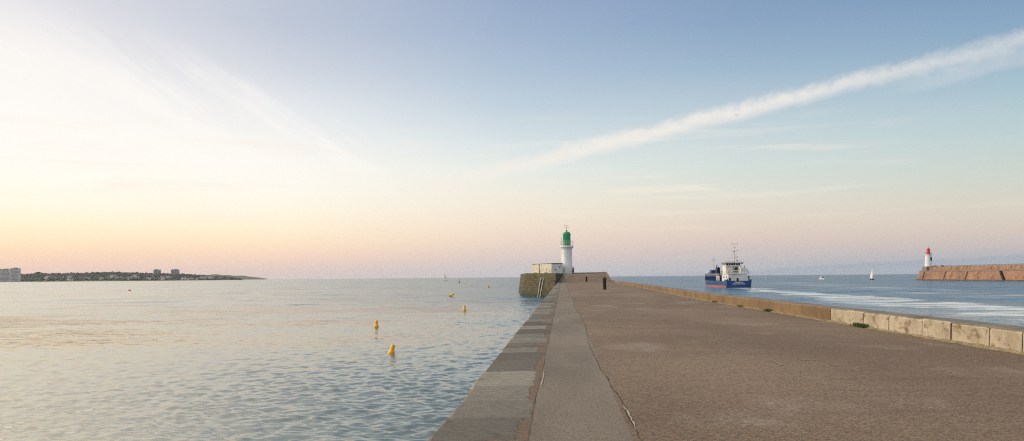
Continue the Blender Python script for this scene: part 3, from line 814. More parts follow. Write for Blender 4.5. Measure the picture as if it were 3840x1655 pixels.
mb = MB(); mb.box((0, 0, .42), (.60, .04, .86)); mb.build('panel', M['sail'], sg, bevel=.015)
m_, t_, b_, co_ = newmat('sign_red', .6); b_.inputs['Base Color'].default_value = lin((196, 70, 84)); M['sign_red'] = m_
m_, t_, b_, co_ = newmat('sign_dark', .6); b_.inputs['Base Color'].default_value = lin((110, 60, 100)); M['sign_dark'] = m_
mb = MB()
for a, b in (((-.08, .66), (.06, .50)), ((-.02, .72), (.10, .70)), ((.04, .60), (.12, .48))): mb.tube((a[0], -.026, a[1]), (b[0], -.026, b[1]), .014, seg=6)
mb.build('pictogram', M['sign_red'], sg)
mb = MB()
for x, w in ((-.16, .10), (-.03, .12), (.13, .14)): mb.box((x, -.024, .25), (w, .008, .08))
mb.build('lettering', M['sign_dark'], sg)
# weeds at the foot of the hut
for s, lb in ((3.0, 'yellowish weeds growing at the foot of the hut wall by the corner'), (10.5, 'yellowish weeds at the left end of the hut wall')):
    p = K+ul*s+nl*.3
    o = tuft((p.x, p.y, topz), 2.6, 130, .42, M['dry_grass'], lb, math.atan2(ul.y, ul.x)-math.pi/2)
    o['group'] = 'weeds at the foot of the hut'

# ------------------------------------------------------------------ green lighthouse
TX, TY, TZ = 13.78, 187.0, 4.90
lh = thing('lighthouse', 'white round lighthouse with a green lantern at the end of the pier', 'lighthouse', (TX, TY, TZ))
mb = MB(); mb.lathe([(1.40, -.1), (1.39, .15), (1.345, .2), (1.335, 2.4), (1.325, 2.42), (1.31, 5.7), (1.31, 6.05), (1.38, 6.10), (1.38, 6.22), (1.46, 6.35), (1.60, 6.52), (1.64, 6.56)], seg=48)
mb.build('tower', M['white_paint'], lh, smooth=True)
mb = MB(); mb.lathe([(1.60, 6.565), (1.70, 6.60), (1.70, 6.92), (1.66, 6.98)], seg=48); mb.build('gallery', M['white_paint'], lh, smooth=True)
mb = MB()
for k in range(18):
    a = 2*math.pi*(k+.3)/18; c = (1.60*math.cos(a), 1.60*math.sin(a))
    mb.tube((c[0], c[1], 6.98), (c[0]*1.01, c[1]*1.01, 8.15), .022, seg=6)
for z in (7.35, 7.75, 8.15):
    mb.path([(1.61*math.cos(2*math.pi*k/36), 1.61*math.sin(2*math.pi*k/36), z) for k in range(37)], .018 if z < 8 else .03, 6)
mb.build('railing', M['white_metal'], lh)
ph = R(10)
mb = MB(); mb.lathe([(1.03, 6.985), (1.03, 7.1), (1.0, 7.12), (1.0, 8.32), (1.03, 8.34), (1.03, 8.42)], seg=10, phase=ph); mb.build('lantern_base', M['green_paint'], lh, bevel=.01)
mb = MB()
for k in range(10):
    a = 2*math.pi*k/10+ph
    mb.tube((.93*math.cos(a), .93*math.sin(a), 8.42), (.93*math.cos(a), .93*math.sin(a), 9.72), .038, seg=6)
mb.build('lantern_frame', M['green_paint'], lh)
for k in range(10):
    a, b = 2*math.pi*(k+.05)/10+ph, 2*math.pi*(k+.95)/10+ph
    mb = MB(); r = .91
    v = [(r*math.cos(a), r*math.sin(a)), (r*math.cos(b), r*math.sin(b))]
    mid = Vector((v[0][0]+v[1][0], v[0][1]+v[1][1], 0))/2; inn = mid.normalized()*.015
    A, B = Vector((*v[0], 8.43)), Vector((*v[1], 8.43))
    mb.prism([A, B, B-inn, A-inn], [p+Vector((0, 0, 1.28)) for p in (A, B, B-inn, A-inn)])
    mb.build('pane', M['green_glass'], lh)
mb = MB(); mb.lathe([(.16, 8.42), (.16, 8.7), (.30, 8.75), (.34, 8.95), (.36, 9.05), (.34, 9.15), (.30, 9.35), (.14, 9.4), (.12, 9.6)], seg=20); mb.build('lens', M['dark_metal'], lh, smooth=True)
mb = MB(); mb.lathe([(1.08, 9.70), (1.10, 9.74), (1.06, 9.80), (.98, 9.84), (.95, 10.0), (.86, 10.2), (.68, 10.38), (.42, 10.50), (.16, 10.56), (.12, 10.60), (.12, 10.68)], seg=32); mb.build('dome', M['green_paint'], lh, smooth=True)
mb = MB(); mb.lathe([(0, 10.66), (.12, 10.69), (.18, 10.80), (.18, 10.88), (.11, 10.98), (.05, 11.06), (.04, 11.15)], seg=20); mb.build('ball_finial', M['green_paint'], lh, smooth=True)
mb = MB(); mb.tube((0, 0, 11.1), (0, 0, 12.15), .028, .018)
for z, d in ((11.52, 0), (11.52, 1)): 
    e = Vector((.45, 0, 0)) if d == 0 else Vector((0, .45, 0))
    mb.tube(Vector((0, 0, z))-e, Vector((0, 0, z))+e, .016)
    for s in (-1, 1): mb.box(Vector((0, 0, z))+e*s*1.08, (.09, .03, .12))
mb.tube((-.45, 0, 12.05), (.42, 0, 12.05), .016)
mb.box((-.42, 0, 12.05), (.22, .02, .14)); mb.box((.40, 0, 12.05), (.10, .02, .06))
mb.build('weathervane', M['dark_metal'], lh)
mb = MB(); mb.tube((-1.38, -.5, 6.98), (-1.38, -.5, 8.75), .03); mb.tube((-1.38, -.5, 8.75), (-1.30, -.5, 8.85), .045); mb.lathe([(.05, 0), (.09, .05), (.09, .16), (.03, .2)], (-1.33, -.5, 8.8), 10); mb.build('gallery_lamp', M['dark_metal'], lh)
mb = MB(); mb.tube((-.70, -1.10, 0), (-.70, -1.02, 3.4), .022, seg=6); mb.build('conduit', M['steel'], lh)
mb = MB(); mb.lathe([(0, 0), (.07, 0), (.07, .08), (0, .12)], (-.60, -.86, 7.75), 10, Matrix.Rotation(R(90), 3, 'X')); mb.build('vent', M['white_metal'], lh)

# ------------------------------------------------------------------ bollards
def bollard():
    r = thing('bollard', '', 'bollard', group='cast iron cannon bollards on the pier')
    mb = MB(); mb.lathe([(.205, -.02), (.205, .03), (.195, .06), (.165, .80), (.185, .83), (.20, .85), (.20, .89), (.185, .91), (.175, .94), (.178, 1.0), (.225, 1.03), (.235, 1.06), (.225, 1.10)], seg=28); mb.build('barrel', M['rust_iron'], r, smooth=True)
    mb = MB(); mb.lathe([(.222, 1.102), (.20, 1.14), (.165, 1.18), (.12, 1.215), (.075, 1.235), (.085, 1.26), (.08, 1.29), (.04, 1.32), (0, 1.325)], seg=24); mb.build('cap', M['rust_iron'], r, smooth=True)
    return r
b1 = bollard(); g = G(2267, 1086.5, DECK); b1.location = (g.x, g.y, zd(g.y)); b1.scale = (.93,)*3
b1['label'] = 'nearer and larger rusty iron bollard, standing in the middle of the pier'
b2 = dup(b1, (0, 0, 0), 'farther and smaller rusty iron bollard at the foot of the ramp'); g = G(2199.5, 1059.5, DECK); b2.location = (g.x, 164.0*1.0, zd(164.0)); b2.location.x = (2199.5-CX)/F*164; b2.scale = (.96,)*3

# ------------------------------------------------------------------ people
def hand(base, d, up, side):
    """five skinned fingers, returned as chains rooted in the palm at base"""
    base, d, up = Vector(base), Vector(d).normalized(), Vector(up).normalized()
    lat = d.cross(up).normalized()
    ch = []
    for k, ln in enumerate((.070, .078, .072, .056)):
        o = base+lat*(.03-.02*k)+d*.07
        ch.append([o, o+d*ln*.5-up*.008, o+d*ln*.85-up*.035])
    o = base+lat*side*.03+d*.02
    ch.append([o, o+lat*side*.03+d*.03-up*.01, o+lat*side*.035+d*.055-up*.03])
    return ch
def person(root, arms, legs, lean, coat, trousers, hat):
    n = []
    V = [(0, 0, .95), (0, .02+lean*.4, 1.18), (0, .03+lean, 1.38), (0, .04+lean*1.3, 1.50), (0, .06+lean*1.5, 1.60), (0, .07+lean*1.6, 1.70)]
    Rr = [(.15, .11), (.145, .10), (.17, .11), .058, (.078, .095), (.072, .085)]
    E = [(0, 1), (1, 2), (2, 3), (3, 4), (4, 5)]
    V.append((0, .165+lean*1.55, 1.605)); Rr.append(.020); E.append((4, 6))            # nose
    for s in (-1, 1):
        V.append((s*.088, .06+lean*1.5, 1.615)); Rr.append((.014, .024)); E.append((4, len(V)-1))     # ears
    armi, legi = [], []
    for s, (el_, wr) in zip((-1, 1), arms):
        i = len(V); V += [(s*.19, .02+lean, 1.42), el_, wr, tuple(Vector(wr)+(Vector(wr)-Vector(el_)).normalized()*.07)]
        Rr += [.062, .045, .030, (.040, .022)]; E += [(2, i), (i, i+1), (i+1, i+2), (i+2, i+3)]; armi.append(i)
        d = (Vector(wr)-Vector(el_)).normalized()
        for c in hand(wr, d, (0, 0, 1) if abs(d.z) < .8 else (0, 1, 0), -s):
            j = len(V); V += [tuple(p) for p in c]; Rr += [.011, .010, .008]; E += [(i+3, j), (j, j+1), (j+1, j+2)]
    for s, (kn, an, to) in zip((-1, 1), legs):
        i = len(V); V += [(s*.10, 0, .90), kn, an, to]; Rr += [.092, .062, .042, (.045, .032)]; E += [(0, i), (i, i+1), (i+1, i+2), (i+2, i+3)]; legi.append(i)
    skin('body', V, E, Rr, M['skin'], root)
    g = lambda r, k: tuple(x+k for x in r) if isinstance(r, tuple) else r+k
    cv = [V[0], V[1], V[2], tuple(Vector(V[3])-Vector((0, 0, .03)))]; cr = [g(Rr[0], .025), g(Rr[1], .03), g(Rr[2], .025), .07]; ce = [(0, 1), (1, 2), (2, 3)]
    for i in armi:
        j = len(cv); cv += [V[i], V[i+1], V[i+2]]; cr += [.078, .062, .045]; ce += [(2, j), (j, j+1), (j+1, j+2)]
    skin('jacket', cv, ce, cr, coat, root)
    tv = [(0, 0, .97)]; tr_ = [(.158, .125)]; te = []
    for i in legi:
        j = len(tv); tv += [V[i], V[i+1], V[i+2]]; tr_ += [.108, .080, .060]; te += [(0, j), (j, j+1), (j+1, j+2)]
    skin('trousers', tv, te, tr_, trousers, root)
    for i in legi:
        a, b = Vector(V[i+2]), Vector(V[i+3])
        mb = MB(); mb.box((a+b)/2+Vector((0, 0, -.01)), (.11, .30, .10)); mb.build('shoe', M['cloth_dark'], root, bevel=.03)
    mb = MB(); mb.lathe([(.095, -.05), (.108, 0), (.10, .06), (.07, .105), (0, .12)], (0, .05+lean*1.6, 1.665), 16); mb.build('hat', hat, root, smooth=True)
    return root
pr = thing('person', 'person in a green jacket and dark trousers standing over a bicycle by the lighthouse', 'person', ((2149.5-CX)/F*184.6, 184.6, zd(184.6)))
person(pr, [((-.28, .10, 1.17), (-.25, .36, 1.08)), ((.28, .10, 1.17), (.25, .36, 1.08))], [((-.16, .06, .50), (-.20, -.02, .10), (-.21, .13, .05)), ((.17, .05, .50), (.24, -.04, .10), (.26, .11, .05))], .06, M['cloth_green'], M['cloth_dark'], M['cloth_dark'])
bi = thing('bicycle', 'dark bicycle held by the person beside the lighthouse', 'bicycle', pr.location+Vector((0, .10, 0)))
for yy in (-.52, .52):
    mb = MB(); mb.path([(0, yy+.32*math.cos(2*math.pi*k/24), .34+.32*math.sin(2*math.pi*k/24)) for k in range(25)], .022, 6); w = mb.build('wheel', M['cloth_dark'], bi)
    mb = MB()
    for k in range(12): mb.tube((0, yy, .34), (0, yy+.31*math.cos(2*math.pi*k/12), .34+.31*math.sin(2*math.pi*k/12)), .003, seg=4)
    mb.build('spokes', M['steel'], w)
mb = MB()
for a, b in (((0, -.52, .34), (0, -.08, .30)), ((0, -.08, .30), (0, -.2, .82)), ((0, -.2, .8), (0, .40, .84)), ((0, -.08, .3), (0, .40, .78)), ((0, -.52, .34), (0, -.2, .8)), ((0, .52, .34), (0, .38, .92))): mb.tube(a, b, .018)
mb.build('frame', M['dark_metal'], bi)
mb = MB(); mb.tube((0, .38, .9), (0, .36, .99), .014); mb.tube((-.28, .33, 1.0), (.28, .33, 1.0), .014); mb.build('handlebar', M['dark_metal'], bi)
mb = MB(); mb.box((0, -.2, .87), (.13, .24, .06)); mb.build('saddle', M['cloth_dark'], bi, bevel=.02)

# ------------------------------------------------------------------ buoys
def yellow_buoy():
    r = thing('yellow_buoy', '', 'buoy', group='yellow mooring buoys in the bay')
    mb = MB(); mb.lathe([(.10, -.28), (.155, -.18), (.185, -.06), (.195, .05), (.185, .10), (.145, .17), (.118, .22)], seg=28); fl = mb.build('float', M['yellow_float'], r, smooth=True)
    mb = MB(); mb.lathe([(.118, .221), (.118, .50), (.112, .52), (.08, .525), (0, .526)], seg=28); mb.build('top_tube', M['yellow_float'], r, smooth=True)
    mb = MB(); mb.lathe([(.157, -.18), (.188, -.06), (.190, -.035), (.17, -.05)], seg=28); mb.build('weed_ring', M['float_weed'], r, smooth=True)
    return r
yb = yellow_buoy()
g = G(1467, 1327); yb.location = g; yb.rotation_euler = (R(-4), R(13), 0); yb['label'] = 'nearest and largest looking yellow buoy, leaning to the right'
yb.scale = (.98,)*3
g = G(1411, 1226.5); dup(yb, g, 'upright yellow buoy left of the nearest leaning one', (R(3), R(1), 1), 1.10)
g = G(1742, 1163.5); dup(yb, g, 'small upright yellow buoy standing closest to the pier', (0, R(1), 2), 1.16)
o = dup(yb, G(1690, 1112.5)+Vector((0, 0, .05)), 'fat yellow buoy tipped far over to the right', (R(-25), R(46), 0), 1.9)
def ball_buoy(name, loc, r, mat, label):
    t0 = thing(name, label, 'buoy', loc)
    mb = MB(); mb.lathe([(r*math.sin(math.pi*k/12) if 0 < k < 12 else 0, -r*math.cos(math.pi*k/12)+r*.45) for k in range(13)], seg=20); mb.build('ball', mat, t0, smooth=True)
    mb = MB(); mb.lathe([(.1*r/.4, r*1.40), (.1*r/.4, r*1.55), (.04, r*1.6)], seg=10); mb.build('eyelet', M['dark_metal'], t0)
    return t0
ball_buoy('orange_buoy', G(1832.5, 1078.5), .44, M['orange_float'], 'round orange ball buoy floating near the pier head')
o = ball_buoy('orange_buoy', G(1743.5, 1067.5), .44, M['yellow_float'], 'tiny pale orange buoy right of the dark marker post')
mp = thing('marker_post', 'thin dark marker post standing in the water right of the white sailboat', 'marker', G(1722, 1061.5))
mb = MB(); mb.lathe([(.55, -.5), (.55, .25), (.30, .45), (.22, .5)], seg=16); mb.build('float', M['dark_metal'], mp, smooth=True)
mb = MB(); mb.lathe([(.20, .5), (.17, 2.4), (.20, 2.42), (.20, 3.0), (.06, 3.1), (.05, 3.4)], seg=14); mb.build('post', M['dark_metal'], mp, smooth=True)
rb = thing('red_float', 'small red orange float far out on the pale water at left', 'float', G(486.5, 1090.5))
mb = MB(); mb.lathe([(0, -.55), (.17, -.5), (.22, -.2), (.22, .2), (.17, .5), (0, .55)], (0, 0, .15), 16, Matrix.Rotation(R(90), 3, 'Y')); mb.build('hull', M['red_paint'], rb, smooth=True)
mb = MB(); mb.box((.1, 0, .40), (.30, .2, .12)); mb.build('grip', M['red_paint'], rb, bevel=.03)
ob = thing('beacon_buoy', 'orange conical beacon buoy on the horizon between motor boat and sailboat', 'buoy', G(3137, 1036.5))
mb = MB(); mb.lathe([(.9, -.5), (1.0, .3), (.95, .9), (.5, 1.2), (.35, 3.6)], seg=16); mb.build('body', M['orange_float'], ob, smooth=True)
mb = MB(); mb.tube((0, 0, 3.6), (0, 0, 5.4), .12); mb.lathe([(.4, 0), (.5, .5), (0, 1.0)], (0, 0, 5.0), 12); mb.build('topmark', M['orange_float'], ob)

# ------------------------------------------------------------------ boats
def boat_hull(L, B, H, mat, name, parent, sheer=.25, n=14, draft=.4):
    mb = MB(); prev = None
    for i in range(n+1):
        u = i/n; y = -L/2+u*L
        b = B/2*(.82+.36*u-.0*u if u < .5 else math.sqrt(max(0.0, 1-((u-.5)/.5)**2.2)))
        if u >= .5: b = B/2*max(.01, (1-((u-.5)/.5)**2.3))
        else: b = B/2*(.8+.4*u)
        h = H*(1+sheer*u*u*2)
        cur = mb.verts([(-b, y, h), (-b*.9, y, h*.45), (-b*.55, y, -draft*.6), (0, y, -draft), (b*.55, y, -draft*.6), (b*.9, y, h*.45), (b, y, h)])
        if prev:
            for k in range(6): mb.bm.faces.new((prev[k], prev[k+1], cur[k+1], cur[k]))
            mb.bm.faces.new((prev[6], prev[0], cur[0], cur[6]))
        else: mb.bm.faces.new(cur)
        prev = cur
    return mb.build(name, mat, parent, smooth=True)
def sailboat(loc, rz, h, w, label, hullmat, jib=True):
    s = thing('sailboat', label, 'sailboat', loc, rz, 'sailing boats offshore')
    boat_hull(h*.78, h*.25, h*.075, hullmat, 'hull', s)
    mb = MB(); mb.box((0, -.02*h, h*.11), (h*.13, h*.26, h*.06), taper=.8); mb.build('cabin', M['white_metal'], s, bevel=.05)
    mb = MB(); mb.tube((0, .08*h, h*.07), (0, .08*h, h), h*.009, h*.005); mb.build('mast', M['steel'], s)
    def sail_mesh(pts, bel, name):
        mb = MB(); A, B_, C = (Vector(p) for p in pts); n = 8; g = []
        nn = (B_-A).cross(C-A).normalized()
        for i in range(n+1):
            row = []
            for j in range(n+1-i):
                a, b = i/n, j/n; c = 1-a-b
                row.append(A*c+B_*b+C*a+nn*bel*27*a*b*c*.4+nn*bel*b*c)
            g.append(mb.verts(row))
        for i in range(n):
            for j in range(n-i):
                mb.bm.faces.new((g[i][j], g[i][j+1], g[i+1][j]))
                if j < n-i-1: mb.bm.faces.new((g[i][j+1], g[i+1][j+1], g[i+1][j]))
        o = mb.build(name, M['sail'], s, smooth=True)
        so = o.modifiers.new('thick', 'SOLIDIFY'); so.thickness = .02
        return o
    sail_mesh(((0, .06*h, h*.17), (w[0], -.30*h, h*.17), (0, .07*h, h*.97)), .05*h, 'main_sail')
    if jib: sail_mesh(((0, .36*h, h*.11), (w[1], .06*h, h*.13), (0, .10*h, h*.86)), .05*h, 'jib')
    mb = MB(); mb.tube((0, .08*h, h*.16), (w[0], -.31*h, h*.16), h*.007); mb.build('boom', M['steel'], s)
    return s
sailboat(G(1670, 1052), R(72), 10.8, (.8, .5), 'small sailboat with pale sails on the horizon left of the pier head', M['white_metal'])
g = G(3271, 1050.5)
sailboat(g, R(172), 8.0, (1.1, .3), 'dark hulled sailboat with one tall pale sail in front of the breakwater', M['rust_iron'], False)
def motorboat(loc, rz, L, label, cab):
    s = thing('motor_boat', label, 'motor boat', loc, rz, 'small white motor boats')
    boat_hull(L, L*.36, L*.13, M['white_metal'], 'hull', s, .3)
    mb = MB(); mb.box((0, .02*L, L*.13+cab*.5), (L*.26, L*.28, cab), taper=.86); mb.build('wheelhouse', M['white_metal'], s, bevel=.06)
    for sx, sy, d in ((0, -.135*L, (L*.19, .05, cab*.45)), (0, .175*L, (L*.19, .05, cab*.4)), (-.125*L, .02*L, (.05, L*.18, cab*.4)), (.125*L, .02*L, (.05, L*.18, cab*.4))):
        mb = MB(); mb.box((sx, sy, L*.13+cab*.58), d); mb.build('window', M['glass_dark'], s)
    mb = MB(); mb.box((0, .02*L, L*.13+cab+.05), (L*.28, L*.34, .08)); mb.build('roof', M['white_metal'], s, bevel=.02)
    mb = MB(); mb.tube((0, .02*L, L*.13+cab), (0, .02*L, L*.13+cab+.9), .03); mb.build('aerial', M['dark_metal'], s)
    mb = MB()
    q = [(-L*.14, .2*L, L*.19), (-L*.1, .4*L, L*.24), (0, .47*L, L*.26), (L*.1, .4*L, L*.24), (L*.14, .2*L, L*.19)]
    mb.path([Vector(p)+Vector((0, 0, .35)) for p in q], .025, 6)
    for p in q: mb.tube(p, Vector(p)+Vector((0, 0, .35)), .02, seg=6)
    mb.build('bow_rail', M['steel'], s)
    return s
motorboat(G(3083, 1048.8), R(15), 7.0, 'white motor boat with a tall wheelhouse pushing up a bow wave', 1.75)
motorboat(G(2878, 1044), R(80), 5.6, 'small open white motor boat just right of the ship', 1.0)

# ------------------------------------------------------------------ dredger
SX0, SY0 = 75.2, 247.5
ship = thing('ship', 'blue and white cargo ship seen from the stern, heading out to sea', 'ship', (SX0, SY0, 0))
SLN = 37.0
def hb(y):
    return 4.2 if y < 23 else 4.2*max(0.0, 1-((y-23)/(SLN-23))**2.4)
def hull_band(z0, z1, mat, name, y0=0.0, y1=SLN, grow=0.0, flare=0.0, top=True, n=30):
    """closed hull slice; z1 may be a function of y"""
    mb = MB(); prev = None; f1 = z1 if callable(z1) else (lambda y: z1)
    for i in range(n+1):
        y = y0+(y1-y0)*i/n; b = max(hb(y), .02)+grow
        lo = b*(.90 if z0 < 1 else 1)*(1-.25*max(0, (y-24)/13)) if z0 < 1 else b
        b2 = b*(1+flare*max(0, (y-22)/15))
        cur = mb.verts([(-lo, y, z0), (-b2, y, f1(y)), (b2, y, f1(y)), (lo, y, z0)])
        if prev:
            for k in range(4):
                if k == 1 and not top: continue
                a, b_ = k, (k+1) % 4
                mb.bm.faces.new((prev[a], prev[b_], cur[b_], cur[a]))
        else: mb.bm.faces.new(cur[::-1])
        prev = cur
    mb.bm.faces.new(prev)
    return mb.build(name, mat, ship)
zt = lambda y: 2.15+.25*min(1, y/30)
hull = hull_band(-1.5, zt, M['hull_blue'], 'hull')
hull_band(-1.4, lambda y: .62+.15*math.sin(y/9), M['red_lead'], 'boot_topping', .35, SLN+.02, .03)
# bulwark round the stern
mb = MB()
for s in (-1, 1):
    mb.box((s*4.16, 1.2, 2.42), (.10, 2.4, .55)); mb.tube((s*4.16, .05, 2.70), (s*4.16, 2.4, 2.70), .06)
    mb.box((s*3.85, .05, 2.42), (.7, .10, .55))
mb.box((0, .05, 2.22), (7.2, .08, .14))
mb.build('stern_bulwark', M['hull_blue'], ship, bevel=.03)
mb = MB(); mb.box((-4.235, 20.5, 1.32), (.06, 17, .09)); mb.build('rubbing_strake', M['cloth_dark'], ship)
for y in (5.2, 8.0, 10.2):
    mb = MB(); mb.lathe([(.16, 0), (.16, .05)], (-4.22, y, 1.55), 12, Matrix.Rotation(R(-90), 3, 'Y')); mb.build('porthole', M['glass_dark'], ship)
rx = Matrix.Rotation(R(90), 4, 'X')
text_mesh('ship_name', 'CASAM IV', .60, M['ship_white'], ship, Matrix.Translation((.0, -.03, 1.72)) @ rx @ Matrix.Scale(1.12, 4, (1, 0, 0)), .012, weight=.022)
text_mesh('home_port', "LES SABLES D'OLONNE", .40, M['ship_white'], ship, Matrix.Translation((.0, -.03, 1.22)) @ rx, .012, weight=.014)
# deck houses
mb = MB(); mb.box((.02, 5.15, 3.32), (6.35, 7.5, 2.5)); lower = mb.build('lower_house', M['ship_white'], ship, bevel=.05)
for y in (2.6, 3.4, 5.6, 6.6):
    mb = MB(); mb.box((-3.17, y, 3.55), (.05, .38, .75)); mb.build('window', M['glass_dark'], lower)
mb = MB(); mb.box((-3.17, 2.3, 2.55), (.05, .8, 1.0)); mb.build('door', M['navy'], lower)
for x in (-2.6, .0, 2.85):
    mb = MB(); mb.box((x, 1.39, 2.75), (.62, .06, 1.0)); mb.build('opening', M['glass_dark'], lower)
mb = MB(); mb.lathe([(.13, 0), (.13, .05)], (-1.1, 1.40, 4.25), 12, Matrix.Rotation(R(90), 3, 'X')); mb.build('porthole', M['glass_dark'], lower)
mb = MB(); mb.box((.0, 5.1, 4.64), (6.9, 8.2, .12)); mb.build('upper_deck', M['ship_white'], ship)
mb = MB()
mb.tube((-2.6, 1.2, 4.6), (-1.7, .9, 2.9), .06); mb.tube((-2.25, 1.2, 4.6), (-1.35, .9, 2.9), .06)
for k in range(7):
    f = k/7; mb.box((-2.42+.9*f, 1.18-.25*f, 4.45-1.6*f), (.36, .16, .04))
mb.build('stairs', M['ship_white'], ship)
def rail(pts, h, name, mat):
    mb = MB()
    for k in (1.0, .66, .33): mb.path([Vector(p)+Vector((0, 0, h*k)) for p in pts], .025 if k < 1 else .035, 6)
    for a, b in zip(pts, pts[1:]):
        n = max(1, int((Vector(b)-Vector(a)).length/1.0))
        for k in range(n+1): q = Vector(a).lerp(Vector(b), k/n); mb.tube(q, q+Vector((0, 0, h)), .025, seg=6)
    return mb.build(name, mat, ship)
rail([(-3.4, 8.9, 4.7), (-3.4, 1.05, 4.7), (.8, 1.05, 4.7)], .95, 'railing', M['white_metal'])
mb = MB(); mb.box((2.05, 2.4, 4.4), (2.2, 2.3, 4.6)); cas = mb.build('funnel_casing', M['ship_white'], ship, bevel=.05)
mb = MB(); mb.box((2.05, 1.235, 4.68), (2.0, .03, .05)); mb.build('seam', M['slab_grey'], cas)
for x in (1.35, 1.95, 2.5):
    mb = MB(); mb.path([(x, 2.2, 6.7), (x, 2.2, 7.15), (x+.08, 2.05, 7.32)], .11, 10); mb.build('exhaust_pipe', M['cloth_dark'] if x != 1.95 else M['ship_white'], cas, smooth=True)
# bridge
mb = MB(); mb.box((-.45, 7.6, 6.0), (4.5, 3.8, 2.6)); br = mb.build('bridge', M['ship_white'], ship, bevel=.04)
mb = MB(); mb.box((-.35, 7.4, 7.75), (4.9, 4.6, .95)); br2 = mb.build('wheelhouse', M['ship_white'], ship, bevel=.04)
for k in range(6):
    x = -2.4+k*.82
    mb = MB(); mb.box((x, 5.075, 7.85), (.62, .05, .62)); mb.build('window', M['glass_dark'], br2)
for k in range(4):
    y = 5.9+k*1.0
    mb = MB(); mb.box((-2.815, y, 7.85), (.05, .62, .62)); mb.build('window', M['glass_dark'], br2)
mb = MB(); mb.box((.05, 7.4, 8.34), (6.3, 5.4, .22)); mb.build('bridge_roof', M['slab_grey'], ship, bevel=.05)
rail([(-2.9, 9.8, 8.45), (-2.9, 5.0, 8.45), (3.0, 5.0, 8.45)], .5, 'railing', M['steel'])
mb = MB(); mb.box((2.6, 5.1, 8.10), (.5, .3, .25)); mb.build('searchlight', M['cloth_dark'], ship, bevel=.05)
# brown winch gear and flag between casing and bridge
mb = MB(); mb.tube((-.95, 3.2, 4.7), (-.95, 3.2, 8.3), .06); mb.tube((-1.0, 3.0, 5.9), (1.6, 1.1, 5.9), .07); mb.box((-.1, 3.0, 6.2), (1.1, .8, .7)); mb.box((-.3, 2.6, 5.3), (1.6, .6, .5)); mb.build('winch', M['rust_iron'], ship, bevel=.03)
mb = MB(); mb.box((.15, 3.1, 6.75), (.9, .7, .30)); mb.build('winch_cover', M['cloth_dark'], ship, bevel=.03)
mb = MB(); mb.path([(-3.0+.35*math.cos(2*math.pi*k/16), 1.0, 5.3+.35*math.sin(2*math.pi*k/16)) for k in range(17)], .08, 8); mb.build('lifebuoy', M['orange_float'], ship, smooth=True)
# rescue boat and gear on the starboard side
mb = MB(); mb.box((3.95, 3.6, 5.2), (.9, 2.4, .7), taper=.8); mb.box((3.85, 3.6, 5.8), (.6, 1.6, .5)); mb.build('rescue_boat', M['white_metal'], ship, bevel=.15)
for y in (2.6, 4.6):
    mb = MB(); mb.path([(3.3, y, 4.7), (3.35, y, 6.4), (4.1, y, 6.5)], .07, 6); mb.build('davit', M['white_metal'], ship)
mb = MB(); mb.box((3.8, 3.6, 4.60), (1.2, 4.6, .10)); mb.tube((3.9, 2.0, 2.3), (3.9, 2.0, 4.6), .06); mb.tube((3.9, 5.2, 2.3), (3.9, 5.2, 4.6), .06); mb.build('side_platform', M['ship_white'], ship)
# mast
mb = MB(); mb.tube((0.25, 6.6, 8.4), (0.55, 6.6, 12.2), .30, .15, 12); mb.tube((0.55, 6.6, 12.2), (0.6, 6.6, 14.9), .09, .06); mast = mb.build('mast', M['ship_white'], ship, smooth=True)
mb = MB(); mb.path([(-0.5, 6.6, 14.98), (0.0, 6.6, 14.78), (0.6, 6.6, 14.72), (1.2, 6.6, 14.8), (1.7, 6.6, 14.98)], .085, 6); mb.box((1.7, 6.6, 15.08), (.12, .12, .26)); mb.box((-0.1, 6.6, 15.0), (.1, .1, .2)); mb.build('crossarm', M['steel'], mast)
mb = MB(); mb.tube((0.05, 6.6, 13.5), (1.05, 6.6, 13.5), .085); mb.build('crossarm', M['steel'], mast)
mb = MB(); mb.path([(0.6, 6.6, 12.4), (1.1, 6.6, 12.45), (1.65, 6.6, 12.5)], .085, 6); mb.box((1.65, 6.6, 12.65), (.16, .16, .3)); mb.build('crossarm', M['steel'], mast)
mb = MB(); mb.tube((-0.4, 6.6, 10.0), (1.6, 6.6, 10.25), .04); mb.box((1.65, 6.6, 10.45), (.16, .16, .24)); mb.build('crossarm', M['dark_metal'], mast)
mb = MB(); mb.box((0.25, 6.5, 12.25), (.30, .3, .36)); mb.build('mast_lamp', M['red_lead'], mast, bevel=.05)
mb = MB()
for a, b in (((-0.5, 6.6, 14.9), (-0.3, 6.6, 8.5)), ((1.7, 6.6, 14.9), (1.1, 6.6, 8.5)), ((0.4, 6.6, 11.8), (-1.9, 6.2, 8.5)), ((0.4, 6.6, 11.8), (0.3, 28, 5.5))): mb.tube(a, b, .014, seg=4)
mb.build('rigging', M['steel'], mast)
mb = MB(); mb.tube((0.85, 5.2, 8.45), (0.85, 5.2, 9.6), .02)
v = mb.verts([(0.85, 5.2, 9.5), (1.3, 5.15, 9.2), (1.3, 5.15, 8.85), (0.9, 5.2, 9.05)]); mb.faces(v, [(0, 1, 2, 3)])
fl = mb.build('flag', M['red_paint'], ship); so = fl.modifiers.new('thick', 'SOLIDIFY'); so.thickness = .015
